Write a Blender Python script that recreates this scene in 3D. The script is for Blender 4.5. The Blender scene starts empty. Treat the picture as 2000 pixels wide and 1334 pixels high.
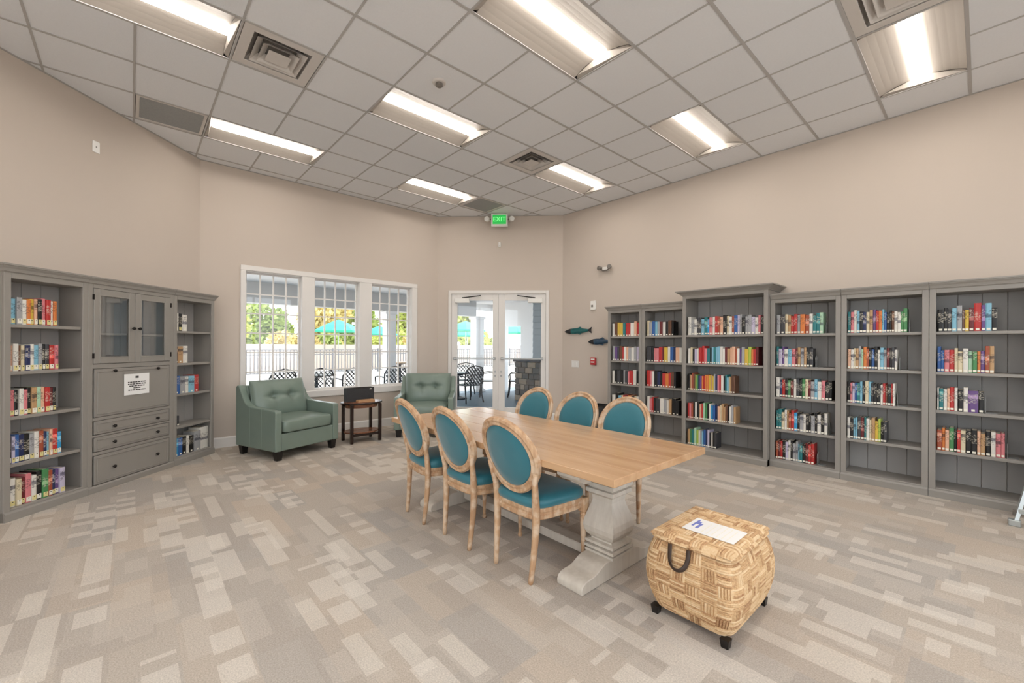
import bpy, bmesh, math, random
from mathutils import Matrix, Vector
random.seed(7)
PI = math.pi
R2 = math.sqrt(0.5)
sc = bpy.context.scene
COL = sc.collection

# ------------------------------------------------------------------ camera
CAM_H, TH, ROLL = 1.42, 0.837822, 0.0049996
cd = bpy.data.cameras.new('camera')
cam = bpy.data.objects.new('camera', cd)
COL.objects.link(cam)
cd.sensor_width = 36.0
cd.lens = 827.587 / 2000 * 36
cd.shift_y = 7.705 / 2000
cd.clip_start = 0.05
cd.clip_end = 300
cam.matrix_world = Matrix.Translation((0, 0, CAM_H)) @ Matrix.Rotation(TH, 4, 'Z') @ Matrix.Rotation(PI / 2, 4, 'X') @ Matrix.Rotation(ROLL, 4, 'Z')
sc.camera = cam

# ------------------------------------------------------------------ world, sun, exposure
world = bpy.data.worlds.new('world')
sc.world = world
world.use_nodes = True
wn = world.node_tree.nodes
wl = world.node_tree.links
wn.clear()
wout = wn.new('ShaderNodeOutputWorld')
wbg = wn.new('ShaderNodeBackground')
wbg.inputs[0].default_value = (0.87, 0.94, 1.0, 1)
wbg.inputs[1].default_value = 3.2
wl.new(wbg.outputs[0], wout.inputs[0])
sd = bpy.data.lights.new('sun', 'SUN')
sd.energy = 6.0
sd.angle = math.radians(1.0)
sd.color = (1.0, 0.95, 0.86)
sun = bpy.data.objects.new('sun', sd)
COL.objects.link(sun)
sun.rotation_euler = Vector((0.30, -0.60, -0.74)).to_track_quat('-Z', 'Y').to_euler()
LIGHT = 20.0          # strength of the ceiling light lenses
sc.view_settings.view_transform = 'Standard'
sc.view_settings.look = 'None'
sc.view_settings.gamma = 1.0
sc.view_settings.use_curve_mapping = False
sc.view_settings.exposure = 0.29
sc.cycles.use_denoising = True
sc.cycles.adaptive_threshold = 0.02
sc.cycles.max_bounces = 7
sc.cycles.diffuse_bounces = 4
sc.cycles.glossy_bounces = 3
sc.cycles.transparent_max_bounces = 12

# ------------------------------------------------------------------ colour and material helpers
def lin(c):
    c = c / 255.0
    return c / 12.92 if c <= 0.04045 else ((c + 0.055) / 1.055) ** 2.4
def rgb(*c):
    return (lin(c[0]), lin(c[1]), lin(c[2]), 1.0)

MATS = {}
def new_mat(name):
    m = bpy.data.materials.new(name)
    m.use_nodes = True
    nt = m.node_tree
    b = nt.nodes['Principled BSDF']
    MATS[name] = m
    return m, nt, b

def plain(name, col, rough=0.5, metal=0.0, var=0.0, scale=8.0, bump=0.0, bscale=60.0, spec=None, stretch=None, emit=None, estr=0.0, sheen=0.0):
    """flat paint with a little procedural tone variation and fine relief"""
    m, nt, b = new_mat(name)
    N, L = nt.nodes, nt.links
    b.inputs['Base Color'].default_value = col
    b.inputs['Roughness'].default_value = rough
    b.inputs['Metallic'].default_value = metal
    if spec is not None:
        b.inputs['Specular IOR Level'].default_value = spec
    if sheen:
        b.inputs['Sheen Weight'].default_value = sheen
        b.inputs['Sheen Roughness'].default_value = 0.4
    if emit:
        b.inputs['Emission Color'].default_value = emit
        b.inputs['Emission Strength'].default_value = estr
    if var or bump:
        tc = N.new('ShaderNodeTexCoord')
        mp = N.new('ShaderNodeMapping')
        L.new(tc.outputs['Object'], mp.inputs[0])
        if stretch:
            mp.inputs['Scale'].default_value = stretch
        if var:
            nz = N.new('ShaderNodeTexNoise')
            nz.inputs['Scale'].default_value = scale
            nz.inputs['Detail'].default_value = 4
            L.new(mp.outputs[0], nz.inputs['Vector'])
            mx = N.new('ShaderNodeMix')
            mx.data_type = 'RGBA'
            lo = tuple(max(0, c * (1 - var)) for c in col[:3]) + (1,)
            hi = tuple(min(1, c * (1 + var)) for c in col[:3]) + (1,)
            mx.inputs[6].default_value = lo
            mx.inputs[7].default_value = hi
            L.new(nz.outputs[0], mx.inputs[0])
            L.new(mx.outputs[2], b.inputs['Base Color'])
        if bump:
            n2 = N.new('ShaderNodeTexNoise')
            n2.inputs['Scale'].default_value = bscale
            n2.inputs['Detail'].default_value = 3
            L.new(mp.outputs[0], n2.inputs['Vector'])
            bp = N.new('ShaderNodeBump')
            bp.inputs['Strength'].default_value = bump
            bp.inputs['Distance'].default_value = 0.004
            L.new(n2.outputs[0], bp.inputs['Height'])
            L.new(bp.outputs[0], b.inputs['Normal'])
    return m

def math_node(nt, op, a=None, b=None, c=None):
    n = nt.nodes.new('ShaderNodeMath')
    n.operation = op
    for i, v in enumerate((a, b, c)):
        if v is None:
            continue
        if isinstance(v, (int, float)):
            n.inputs[i].default_value = v
        else:
            nt.links.new(v, n.inputs[i])
    return n.outputs[0]

def wood(name, dark, light, rough=0.45, scale=3.0, along='X', contrast=(0.35, 0.7), wash=None):
    m, nt, b = new_mat(name)
    N, L = nt.nodes, nt.links
    tc = N.new('ShaderNodeTexCoord')
    mp = N.new('ShaderNodeMapping')
    st = {'X': (0.12, 1.4, 1.4), 'Y': (1.4, 0.12, 1.4), 'Z': (1.4, 1.4, 0.12)}[along]
    mp.inputs['Scale'].default_value = st
    L.new(tc.outputs['Object'], mp.inputs[0])
    oi = N.new('ShaderNodeObjectInfo')
    nz = N.new('ShaderNodeTexNoise')
    nz.noise_dimensions = '4D'
    nz.inputs['Scale'].default_value = scale * 6
    nz.inputs['Detail'].default_value = 6
    nz.inputs['Roughness'].default_value = 0.6
    L.new(mp.outputs[0], nz.inputs['Vector'])
    L.new(math_node(nt, 'MULTIPLY', oi.outputs['Random'], 37.0), nz.inputs['W'])
    cr = N.new('ShaderNodeValToRGB')
    cr.color_ramp.elements[0].position = contrast[0]
    cr.color_ramp.elements[0].color = dark
    cr.color_ramp.elements[1].position = contrast[1]
    cr.color_ramp.elements[1].color = light
    L.new(nz.outputs[0], cr.inputs[0])
    out = cr.outputs[0]
    if wash:
        n3 = N.new('ShaderNodeTexNoise')
        n3.inputs['Scale'].default_value = 14
        n3.inputs['Detail'].default_value = 5
        L.new(tc.outputs['Object'], n3.inputs['Vector'])
        r3 = N.new('ShaderNodeValToRGB')
        r3.color_ramp.elements[0].position = 0.48
        r3.color_ramp.elements[1].position = 0.62
        L.new(n3.outputs[0], r3.inputs[0])
        mx = N.new('ShaderNodeMix')
        mx.data_type = 'RGBA'
        L.new(math_node(nt, 'MULTIPLY', r3.outputs[0], 0.6), mx.inputs[0])
        L.new(out, mx.inputs[6])
        mx.inputs[7].default_value = wash
        out = mx.outputs[2]
    L.new(out, b.inputs['Base Color'])
    b.inputs['Roughness'].default_value = rough
    bp = N.new('ShaderNodeBump')
    bp.inputs['Strength'].default_value = 0.15
    bp.inputs['Distance'].default_value = 0.002
    L.new(nz.outputs[0], bp.inputs['Height'])
    L.new(bp.outputs[0], b.inputs['Normal'])
    return m

def glass(name, tint=(1, 1, 1, 1), refl=1.45):
    m = bpy.data.materials.new(name)
    m.use_nodes = True
    nt = m.node_tree
    nt.nodes.clear()
    o = nt.nodes.new('ShaderNodeOutputMaterial')
    t = nt.nodes.new('ShaderNodeBsdfTransparent')
    t.inputs[0].default_value = tint
    g = nt.nodes.new('ShaderNodeBsdfGlossy')
    g.inputs['Roughness'].default_value = 0.01
    lw = nt.nodes.new('ShaderNodeLayerWeight')      # Schlick reflectance, the same from either side
    lw.inputs[0].default_value = 0.5
    r0 = ((refl - 1) / (refl + 1)) ** 2
    fac = math_node(nt, 'ADD', math_node(nt, 'MULTIPLY', math_node(nt, 'POWER', lw.outputs['Facing'], 5.0), 0.9 - r0), r0)
    mx = nt.nodes.new('ShaderNodeMixShader')
    nt.links.new(fac, mx.inputs[0])
    nt.links.new(t.outputs[0], mx.inputs[1])
    nt.links.new(g.outputs[0], mx.inputs[2])
    nt.links.new(mx.outputs[0], o.inputs[0])
    MATS[name] = m
    return m

def carpet(name):
    m, nt, b = new_mat(name)
    N, L = nt.nodes, nt.links
    geo = N.new('ShaderNodeNewGeometry')
    sp = N.new('ShaderNodeSeparateXYZ')
    L.new(geo.outputs['Position'], sp.inputs[0])
    X, Y = sp.outputs[0], sp.outputs[1]
    def cells(w, l, seed):
        """rows of width w running along x, broken into blocks about l long"""
        j = math_node(nt, 'FLOOR', math_node(nt, 'ADD', math_node(nt, 'DIVIDE', Y, w), seed))
        wn1 = N.new('ShaderNodeTexWhiteNoise')
        wn1.noise_dimensions = '1D'
        L.new(math_node(nt, 'ADD', j, seed * 3.7), wn1.inputs['W'])
        i = math_node(nt, 'FLOOR', math_node(nt, 'ADD', math_node(nt, 'DIVIDE', X, l), math_node(nt, 'MULTIPLY', wn1.outputs[0], 9.0)))
        cb = N.new('ShaderNodeCombineXYZ')
        L.new(i, cb.inputs[0])
        L.new(j, cb.inputs[1])
        cb.inputs[2].default_value = seed
        w2 = N.new('ShaderNodeTexWhiteNoise')
        w2.noise_dimensions = '3D'
        L.new(cb.outputs[0], w2.inputs['Vector'])
        pos = N.new('ShaderNodeCombineXYZ')
        L.new(math_node(nt, 'MULTIPLY', i, l), pos.inputs[0])
        L.new(math_node(nt, 'MULTIPLY', j, w), pos.inputs[1])
        nb = N.new('ShaderNodeTexNoise')
        nb.inputs['Scale'].default_value = 1.6
        nb.inputs['Detail'].default_value = 1
        L.new(pos.outputs[0], nb.inputs['Vector'])
        return math_node(nt, 'ADD', w2.outputs[0], math_node(nt, 'MULTIPLY', math_node(nt, 'SUBTRACT', nb.outputs[0], 0.5), 0.55)), w2.outputs[0]
    v1, c1 = cells(0.25, 0.5, 1.3)       # tile tone
    v2, c2 = cells(0.085, 0.30, 5.1)       # long light strips
    v3, c3 = cells(0.125, 0.085, 9.7)
    v6, c6 = cells(0.125, 0.80, 9.7)       # short light blocks
    v4, c4 = cells(0.11, 0.20, 14.2)
    v5, c5 = cells(0.17, 0.40, 21.4)
    # tile tone ramp
    cr = N.new('ShaderNodeValToRGB')
    cr.color_ramp.interpolation = 'LINEAR'
    e = cr.color_ramp.elements
    e[0].position = 0.0
    e[0].color = rgb(172, 165, 158)
    e[1].position = 1.0
    e[1].color = rgb(187, 174, 160)
    e2 = cr.color_ramp.elements.new(0.5)
    e2.color = rgb(180, 170, 159)
    L.new(c1, cr.inputs[0])
    def mix(fac, a, bcol, blend='MIX'):
        mx = N.new('ShaderNodeMix')
        mx.data_type = 'RGBA'
        mx.blend_type = blend
        if isinstance(fac, (int, float)):
            mx.inputs[0].default_value = fac
        else:
            L.new(fac, mx.inputs[0])
        L.new(a, mx.inputs[6])
        if isinstance(bcol, tuple):
            mx.inputs[7].default_value = bcol
        else:
            L.new(bcol, mx.inputs[7])
        return mx.outputs[2]
    def over(v, t):
        return math_node(nt, 'GREATER_THAN', v, t)
    col = mix(math_node(nt, 'MULTIPLY', over(v5, 0.68), 0.4), cr.outputs[0], rgb(168, 158, 149))
    col = mix(math_node(nt, 'MULTIPLY', over(v4, 0.74), 0.32), col, rgb(198, 189, 178))
    col = mix(math_node(nt, 'MULTIPLY', over(v2, 0.91), 0.5), col, rgb(214, 206, 195))
    col = mix(math_node(nt, 'MULTIPLY', math_node(nt, 'MULTIPLY', math_node(nt, 'GREATER_THAN', c3, 0.42), over(v6, 0.74)), 0.5), col, rgb(216, 208, 198))
    # pile speckle
    n2 = N.new('ShaderNodeTexNoise')
    n2.inputs['Scale'].default_value = 140
    n2.inputs['Detail'].default_value = 3
    n2.inputs['Roughness'].default_value = 0.75
    L.new(geo.outputs['Position'], n2.inputs['Vector'])
    sp2 = N.new('ShaderNodeMapRange')
    sp2.inputs[1].default_value = 0.25
    sp2.inputs[2].default_value = 0.75
    sp2.inputs[3].default_value = 0.72
    sp2.inputs[4].default_value = 1.28
    L.new(n2.outputs[0], sp2.inputs[0])
    mul = N.new('ShaderNodeVectorMath')
    mul.operation = 'SCALE'
    L.new(col, mul.inputs[0])
    L.new(sp2.outputs[0], mul.inputs['Scale'])
    L.new(mul.outputs[0], b.inputs['Base Color'])
    b.inputs['Roughness'].default_value = 0.95
    b.inputs['Specular IOR Level'].default_value = 0.1
    bp = N.new('ShaderNodeBump')
    bp.inputs['Strength'].default_value = 0.35
    bp.inputs['Distance'].default_value = 0.004
    L.new(n2.outputs[0], bp.inputs['Height'])
    L.new(bp.outputs[0], b.inputs['Normal'])
    return m

def book_mat(name, col, ink, ink2):
    """cloth or paper cover with printed title blocks down the spine"""
    m, nt, b = new_mat(name)
    N, L = nt.nodes, nt.links
    tc = N.new('ShaderNodeTexCoord')
    sp = N.new('ShaderNodeSeparateXYZ')
    L.new(tc.outputs['Object'], sp.inputs[0])
    oi = N.new('ShaderNodeObjectInfo')
    rnd = oi.outputs['Random']
    onspine = math_node(nt, 'LESS_THAN', sp.outputs[1], 0.0045)
    # title: letters as fine noise, only in a window of the height
    cb = N.new('ShaderNodeCombineXYZ')
    L.new(math_node(nt, 'MULTIPLY', sp.outputs[0], 60.0), cb.inputs[0])
    L.new(math_node(nt, 'ADD', math_node(nt, 'MULTIPLY', sp.outputs[2], 130.0), math_node(nt, 'MULTIPLY', rnd, 91.0)), cb.inputs[2])
    nz = N.new('ShaderNodeTexNoise')
    nz.inputs['Scale'].default_value = 1.0
    nz.inputs['Detail'].default_value = 1.0
    L.new(cb.outputs[0], nz.inputs['Vector'])
    letters = math_node(nt, 'MULTIPLY', math_node(nt, 'GREATER_THAN', nz.outputs[0], 0.53), 0.5)
    lo = math_node(nt, 'ADD', math_node(nt, 'MULTIPLY', rnd, 0.05), 0.075)
    hi = math_node(nt, 'ADD', math_node(nt, 'MULTIPLY', rnd, 0.04), 0.165)
    win = math_node(nt, 'MULTIPLY', math_node(nt, 'GREATER_THAN', sp.outputs[2], lo), math_node(nt, 'LESS_THAN', sp.outputs[2], hi))
    title = math_node(nt, 'MULTIPLY', math_node(nt, 'MULTIPLY', letters, win), onspine)
    # a band of second colour on about half of them
    r2 = math_node(nt, 'FRACT', math_node(nt, 'MULTIPLY', rnd, 17.3))
    bl = math_node(nt, 'ADD', math_node(nt, 'MULTIPLY', r2, 0.12), 0.03)
    band = math_node(nt, 'MULTIPLY', math_node(nt, 'GREATER_THAN', sp.outputs[2], bl), math_node(nt, 'LESS_THAN', sp.outputs[2], math_node(nt, 'ADD', bl, 0.03)))
    band = math_node(nt, 'MULTIPLY', math_node(nt, 'MULTIPLY', band, onspine), math_node(nt, 'GREATER_THAN', r2, 0.45))
    def mix(f, a, c):
        mx = N.new('ShaderNodeMix')
        mx.data_type = 'RGBA'
        L.new(f, mx.inputs[0])
        if isinstance(a, tuple):
            mx.inputs[6].default_value = a
        else:
            L.new(a, mx.inputs[6])
        mx.inputs[7].default_value = c
        return mx.outputs[2]
    c = mix(band, col, ink2)
    c = mix(title, c, ink)
    L.new(c, b.inputs['Base Color'])
    b.inputs['Roughness'].default_value = 0.45
    return m

# ------------------------------------------------------------------ mesh helpers
class MB:
    def __init__(s):
        s.v, s.f = [], []
    def add(s, vs, fs):
        o = len(s.v)
        s.v += [tuple(p) for p in vs]
        s.f += [tuple(i + o for i in f) for f in fs]
        return s
    def box(s, x0, x1, y0, y1, z0, z1, b=0.0):
        if x0 > x1: x0, x1 = x1, x0
        if y0 > y1: y0, y1 = y1, y0
        if z0 > z1: z0, z1 = z1, z0
        if b <= 0:
            vs = [(x, y, z) for x in (x0, x1) for y in (y0, y1) for z in (z0, z1)]
            return s.add(vs, [(0, 1, 3, 2), (4, 6, 7, 5), (0, 4, 5, 1), (2, 3, 7, 6), (0, 2, 6, 4), (1, 5, 7, 3)])
        b = min(b, (x1 - x0) * .45, (y1 - y0) * .45, (z1 - z0) * .45)
        bm = bmesh.new()
        bmesh.ops.create_cube(bm, size=1)
        for v in bm.verts:
            v.co = Vector(((x0 + x1) / 2 + v.co.x * (x1 - x0), (y0 + y1) / 2 + v.co.y * (y1 - y0), (z0 + z1) / 2 + v.co.z * (z1 - z0)))
        bmesh.ops.bevel(bm, geom=bm.edges[:], offset=b, segments=1, affect='EDGES')
        bm.verts.index_update()
        s.add([v.co[:] for v in bm.verts], [[v.index for v in f.verts] for f in bm.faces])
        bm.free()
        return s
    def prism(s, poly, lo, hi, axis='Z'):
        """poly of (p,q): axis Z -> (x,y), X -> (y,z), Y -> (x,z)"""
        n = len(poly)
        def P(p, q, t):
            return {'Z': (p, q, t), 'X': (t, p, q), 'Y': (p, t, q)}[axis]
        vs = [P(p, q, lo) for p, q in poly] + [P(p, q, hi) for p, q in poly]
        fs = [tuple(range(n))[::-1], tuple(range(n, 2 * n))]
        fs += [(i, (i + 1) % n, n + (i + 1) % n, n + i) for i in range(n)]
        return s.add(vs, fs)
    def loft(s, rings, cap=True):
        n = len(rings[0])
        vs = [p for r in rings for p in r]
        fs = []
        for k in range(len(rings) - 1):
            for i in range(n):
                a = k * n + i
                b_ = k * n + (i + 1) % n
                fs.append((a, b_, b_ + n, a + n))
        if cap:
            fs.append(tuple(range(n))[::-1])
            fs.append(tuple(range((len(rings) - 1) * n, len(rings) * n)))
        return s.add(vs, fs)
    def lathe(s, prof, seg=16, cx=0, cy=0):
        rings = [[(cx + r * math.cos(2 * PI * i / seg), cy + r * math.sin(2 * PI * i / seg), z) for i in range(seg)] for r, z in prof]
        return s.loft(rings)
    def rects(s, prof, cx=0, cy=0):
        """stack of rectangles (hx, hy, z)"""
        return s.loft([[(cx - hx, cy - hy, z), (cx + hx, cy - hy, z), (cx + hx, cy + hy, z), (cx - hx, cy + hy, z)] for hx, hy, z in prof])
    def tube(s, pts, rad, seg=8, closed=False, flat=None, up=None):
        """sweep a circle (or an ellipse rad x flat) along points"""
        pts = [Vector(p) for p in pts]
        n = len(pts)
        rings = []
        prev = None
        for i, p in enumerate(pts):
            if closed:
                t = (pts[(i + 1) % n] - pts[i - 1]).normalized()
            else:
                t = (pts[min(i + 1, n - 1)] - pts[max(i - 1, 0)]).normalized()
            if up is not None:
                u = Vector(up)
            elif prev is not None:
                u = prev
            else:
                u = Vector((0, 0, 1)) if abs(t.z) < 0.9 else Vector((1, 0, 0))
            a = t.cross(u).normalized()
            bb = a.cross(t).normalized()
            prev = bb
            r = rad[i] if isinstance(rad, (list, tuple)) else rad
            fl = r if flat is None else flat
            rings.append([tuple(p + a * (math.cos(2 * PI * k / seg) * r) + bb * (math.sin(2 * PI * k / seg) * fl)) for k in range(seg)])
        if closed:
            rings.append(rings[0])
            return s.loft(rings, cap=False)
        return s.loft(rings)
    def bar(s, p, q, w, h=None):
        """square bar from p to q"""
        p, q = Vector(p), Vector(q)
        h = w if h is None else h
        t = (q - p).normalized()
        u = Vector((0, 0, 1)) if abs(t.z) < 0.95 else Vector((0, 1, 0))
        a = t.cross(u).normalized() * (w / 2)
        b_ = a.cross(t).normalized() * (h / 2)
        r = lambda c: [tuple(c - a - b_), tuple(c + a - b_), tuple(c + a + b_), tuple(c - a + b_)]
        return s.loft([r(p), r(q)])
    def superell(s, sx, sy, sz, e1=0.3, e2=0.3, nu=32, nv=16, c=(0, 0, 0), fn=None):
        def pw(v, e):
            return math.copysign(abs(v) ** e, v)
        rings = []
        for j in range(nv + 1):
            ph = -PI / 2 + PI * j / nv
            ph = max(-PI / 2 + 1e-3, min(PI / 2 - 1e-3, ph))
            ring = []
            for i in range(nu):
                th = 2 * PI * i / nu
                x = sx * pw(math.cos(ph), e1) * pw(math.cos(th), e2)
                y = sy * pw(math.cos(ph), e1) * pw(math.sin(th), e2)
                z = sz * pw(math.sin(ph), e1)
                if fn:
                    x, y, z = fn(x, y, z)
                ring.append((c[0] + x, c[1] + y, c[2] + z))
            rings.append(ring)
        return s.loft(rings)
    def mesh(s, name, mats=None, smooth=False):
        me = bpy.data.meshes.new(name)
        me.from_pydata(s.v, [], s.f)
        me.validate()
        bm = bmesh.new()
        bm.from_mesh(me)
        bmesh.ops.recalc_face_normals(bm, faces=bm.faces[:])
        bm.to_mesh(me)
        bm.free()
        if smooth:
            for p in me.polygons:
                p.use_smooth = True
        for m in (mats or []):
            me.materials.append(m)
        return me

def M(x):
    return MATS[x] if isinstance(x, str) else x

def put(name, me, parent=None, loc=(0, 0, 0), rot=(0, 0, 0)):
    o = bpy.data.objects.new(name, me)
    COL.objects.link(o)
    o.location = loc
    o.rotation_euler = rot
    o.parent = parent
    return o

def part(name, mb, mat, parent=None, loc=(0, 0, 0), rot=(0, 0, 0), smooth=False, bevel=0.0, label=None, angle=False):
    o = put(name, mb.mesh(name, [M(mat)], smooth), parent, loc, rot)
    if bevel:
        md = o.modifiers.new('bevel', 'BEVEL')
        md.width = bevel
        md.segments = 3
        md.limit_method = 'ANGLE'
        md.angle_limit = math.radians(40)
        for p in o.data.polygons:
            p.use_smooth = True
        wn_ = o.modifiers.new('wn', 'WEIGHTED_NORMAL')
    if label:
        o['label'] = label
    return o

def tag(o, label, cat, group=None):
    o['label'] = label
    o['category'] = cat
    if group:
        o['group'] = group
    return o

def thing(name, label, cat, loc=(0, 0, 0), rotz=0.0, group=None):
    o = put(name, None, None, loc, (0, 0, rotz))
    o.empty_display_size = 0.1
    return tag(o, label, cat, group)

def struct(name, mb, mat, parent=None, **k):
    o = part(name, mb, mat, parent, **k)
    if parent is None:
        o['kind'] = 'structure'
    return o

def dup(root, loc=None, rotz=None, label=None):
    r = root.copy()
    COL.objects.link(r)
    if loc is not None:
        r.location = loc
    if rotz is not None:
        r.rotation_euler = (0, 0, rotz)
    if label:
        r['label'] = label
    for ch in root.children:
        c = ch.copy()
        COL.objects.link(c)
        c.parent = r
        for g in ch.children:
            d = g.copy()
            COL.objects.link(d)
            d.parent = c
    return r

def text_mesh(txt, size, depth, mat, name):
    cu = bpy.data.curves.new(name, 'FONT')
    cu.body = txt
    cu.size = size
    cu.extrude = depth
    cu.align_x = 'CENTER'
    cu.align_y = 'CENTER'
    o = bpy.data.objects.new('tmp', cu)
    COL.objects.link(o)
    dg = bpy.context.evaluated_depsgraph_get()
    dg.update()
    me = bpy.data.meshes.new_from_object(o.evaluated_get(dg))
    me.materials.clear()
    me.materials.append(M(mat))
    bpy.data.objects.remove(o)
    return me

# ------------------------------------------------------------------ materials
plain('wall', rgb(203, 191, 180), 0.9, var=0.03, scale=1.5, bump=0.05, bscale=250, spec=0.15)
plain('trim_white', rgb(228, 224, 220), 0.4, var=0.015)
plain('ceiling_tile', rgb(228, 229, 232), 0.95, var=0.03, scale=60, bump=0.25, bscale=220, spec=0.1)
plain('grid_metal', rgb(178, 175, 173), 0.6)
plain('fixture_darkened', rgb(164, 156, 148), 0.6)  # white fixture, darkened in its base colour to hold down the lens glare
plain('lens', rgb(255, 244, 226), 0.5, emit=(1.0, 0.94, 0.86, 1), estr=LIGHT)
plain('diffuser', rgb(208, 202, 197), 0.5)
plain('duct_grey', rgb(128, 124, 120), 0.7)
plain('grille_grey', rgb(152, 154, 154), 0.7, var=0.12, scale=60, bump=0.6, bscale=160)
plain('case_grey', rgb(147, 142, 136), 0.42, var=0.06, scale=5, bump=0.04, bscale=90)
plain('case_back', rgb(166, 163, 160), 0.55, var=0.07, scale=4)
plain('hardware_dark', rgb(40, 36, 34), 0.35, metal=0.6)
plain('leather_green', rgb(121, 136, 126), 0.30, var=0.10, scale=5, bump=0.12, bscale=160)
plain('seam_light', rgb(140, 156, 146), 0.5)
plain('foot_black', rgb(22, 18, 17), 0.4)
plain('velvet', rgb(44, 112, 126), 0.42, var=0.15, scale=6, bump=0.05, bscale=300, sheen=0.5)
wood('chair_wood', rgb(160, 118, 84), rgb(204, 168, 132), 0.6, 5.0, 'Z', (0.3, 0.65), wash=rgb(222, 202, 178))
wood('table_top', rgb(178, 136, 98), rgb(208, 171, 133), 0.16, 1.1, 'X', (0.28, 0.75))
wood('table_base', rgb(188, 178, 166), rgb(210, 202, 190), 0.7, 3.0, 'Z', (0.25, 0.75))
plain('dark_wood', rgb(38, 22, 18), 0.25, var=0.2)
wood('reddish_wood', rgb(98, 60, 44), rgb(160, 108, 80), 0.25, 3.0, 'Y')
wood('tan_wood', rgb(176, 128, 88), rgb(214, 174, 132), 0.4, 5.0, 'Y')
plain('black_weave', rgb(48, 48, 50), 0.6, var=0.5, scale=160, bump=0.8, bscale=180)
plain('paper', rgb(242, 241, 240), 0.6)
plain('ink', rgb(62, 60, 60), 0.8)
plain('ink_blue', rgb(120, 130, 200), 0.8)
plain('strap', rgb(58, 42, 32), 0.5)
plain('green_face', rgb(40, 150, 70), 0.4, emit=rgb(40, 190, 80), estr=0.55)
plain('green_text', rgb(140, 235, 150), 0.4, emit=rgb(120, 245, 140), estr=0.8)
plain('plastic_white', rgb(236, 234, 230), 0.4)
plain('plastic_grey', rgb(120, 114, 108), 0.4)
plain('red_paint', rgb(190, 44, 48), 0.4)
plain('fish_green', rgb(14, 92, 92), 0.3, var=0.5, scale=30)
plain('fish_blue', rgb(34, 66, 92), 0.3, var=0.5, scale=30)
plain('fish_black', rgb(18, 20, 24), 0.35)
plain('aluminium', rgb(190, 196, 196), 0.35, metal=0.7)
plain('steel', rgb(170, 170, 168), 0.3, metal=0.9)
plain('page', rgb(226, 218, 200), 0.85, var=0.05, scale=80)
plain('sticker', rgb(240, 236, 222), 0.6)
plain('sticker_yellow', rgb(226, 214, 150), 0.6)
plain('bookend', rgb(168, 170, 170), 0.25, metal=0.4)
plain('patio_blue', rgb(66, 88, 104), 0.6, var=0.08, scale=2)
plain('deck_white', rgb(196, 192, 186), 0.8, var=0.05, scale=1)
plain('porch_grey', rgb(188, 188, 187), 0.7)
plain('porch_white', rgb(236, 236, 236), 0.6)
plain('siding', rgb(140, 150, 156), 0.7)
plain('iron_black', rgb(26, 32, 40), 0.4, metal=0.3)
plain('umbrella', rgb(40, 152, 122), 0.8)
plain('leaf_a', rgb(192, 200, 112), 0.7, var=0.4, scale=2)
plain('leaf_b', rgb(160, 176, 102), 0.7, var=0.4, scale=2)
plain('leaf_c', rgb(214, 196, 134), 0.7, var=0.35, scale=2)
plain('bark', rgb(110, 92, 74), 0.9, var=0.3)
plain('stucco', rgb(208, 190, 178), 0.9, var=0.05)
plain('patio_tan', rgb(150, 128, 104), 0.7, var=0.1)
plain('stone_a', rgb(96, 92, 88), 0.8, var=0.25, scale=12, bump=0.5, bscale=30)
plain('stone_b', rgb(140, 128, 114), 0.8, var=0.25, scale=12, bump=0.5, bscale=30)
plain('fence_grey', rgb(104, 104, 108), 0.5)
glass('window_glass')
glass('cabinet_glass', (0.95, 0.96, 0.96, 1), 2.2)
carpet('carpet')

# ------------------------------------------------------------------ the room
CZ = CAM_H + 2.456                      # ceiling height
POLY = [(-6.98, 0.68), (-3.5, -2.8), (2.6, -2.8), (2.6, 6.05), (-5.30, 6.05), (-6.98, 4.37)]

def clip(poly, inset=0.0):
    """Sutherland-Hodgman against the convex room outline"""
    out = poly
    n = len(POLY)
    for k in range(n):
        a, b_ = POLY[k], POLY[(k + 1) % n]
        ex, ey = b_[0] - a[0], b_[1] - a[1]
        ln = math.hypot(ex, ey)
        nx, ny = -ey / ln, ex / ln
        d = lambda p: (p[0] - a[0]) * nx + (p[1] - a[1]) * ny - inset
        res = []
        for i in range(len(out)):
            p, q = out[i], out[(i + 1) % len(out)]
            dp, dq = d(p), d(q)
            if dp >= 0:
                res.append(p)
            if dp * dq < 0:
                t = dp / (dp - dq)
                res.append((p[0] + (q[0] - p[0]) * t, p[1] + (q[1] - p[1]) * t))
        out = res
        if len(out) < 3:
            return []
    return out

def area(p):
    return abs(sum(p[i][0] * p[(i + 1) % len(p)][1] - p[(i + 1) % len(p)][0] * p[i][1] for i in range(len(p)))) / 2

# floor slab and carpet tiles
floor = struct('floor', MB().prism(POLY, -0.15, -0.006, 'Z'), 'carpet')
CT = 0.61
share = {}
for i in range(-12, 6):
    for j in range(-6, 11):
        x, y = i * CT + 0.2, j * CT + 0.05
        q = clip([(x + .0001, y + .0001), (x + CT - .0001, y + .0001), (x + CT - .0001, y + CT - .0001), (x + .0001, y + CT - .0001)], 0.001)
        if not q or area(q) < 0.002:
            continue
        if len(q) == 4 and area(q) > CT * CT * 0.99:
            if 'full' not in share:
                share['full'] = MB().box(.0001, CT - .0001, .0001, CT - .0001, -0.006, 0.0).mesh('carpet_tile', [M('carpet')])
            put('carpet_tile', share['full'], floor, (x, y, 0))
        else:
            part('carpet_tile', MB().prism(q, -0.006, 0.0), 'carpet', floor)

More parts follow.
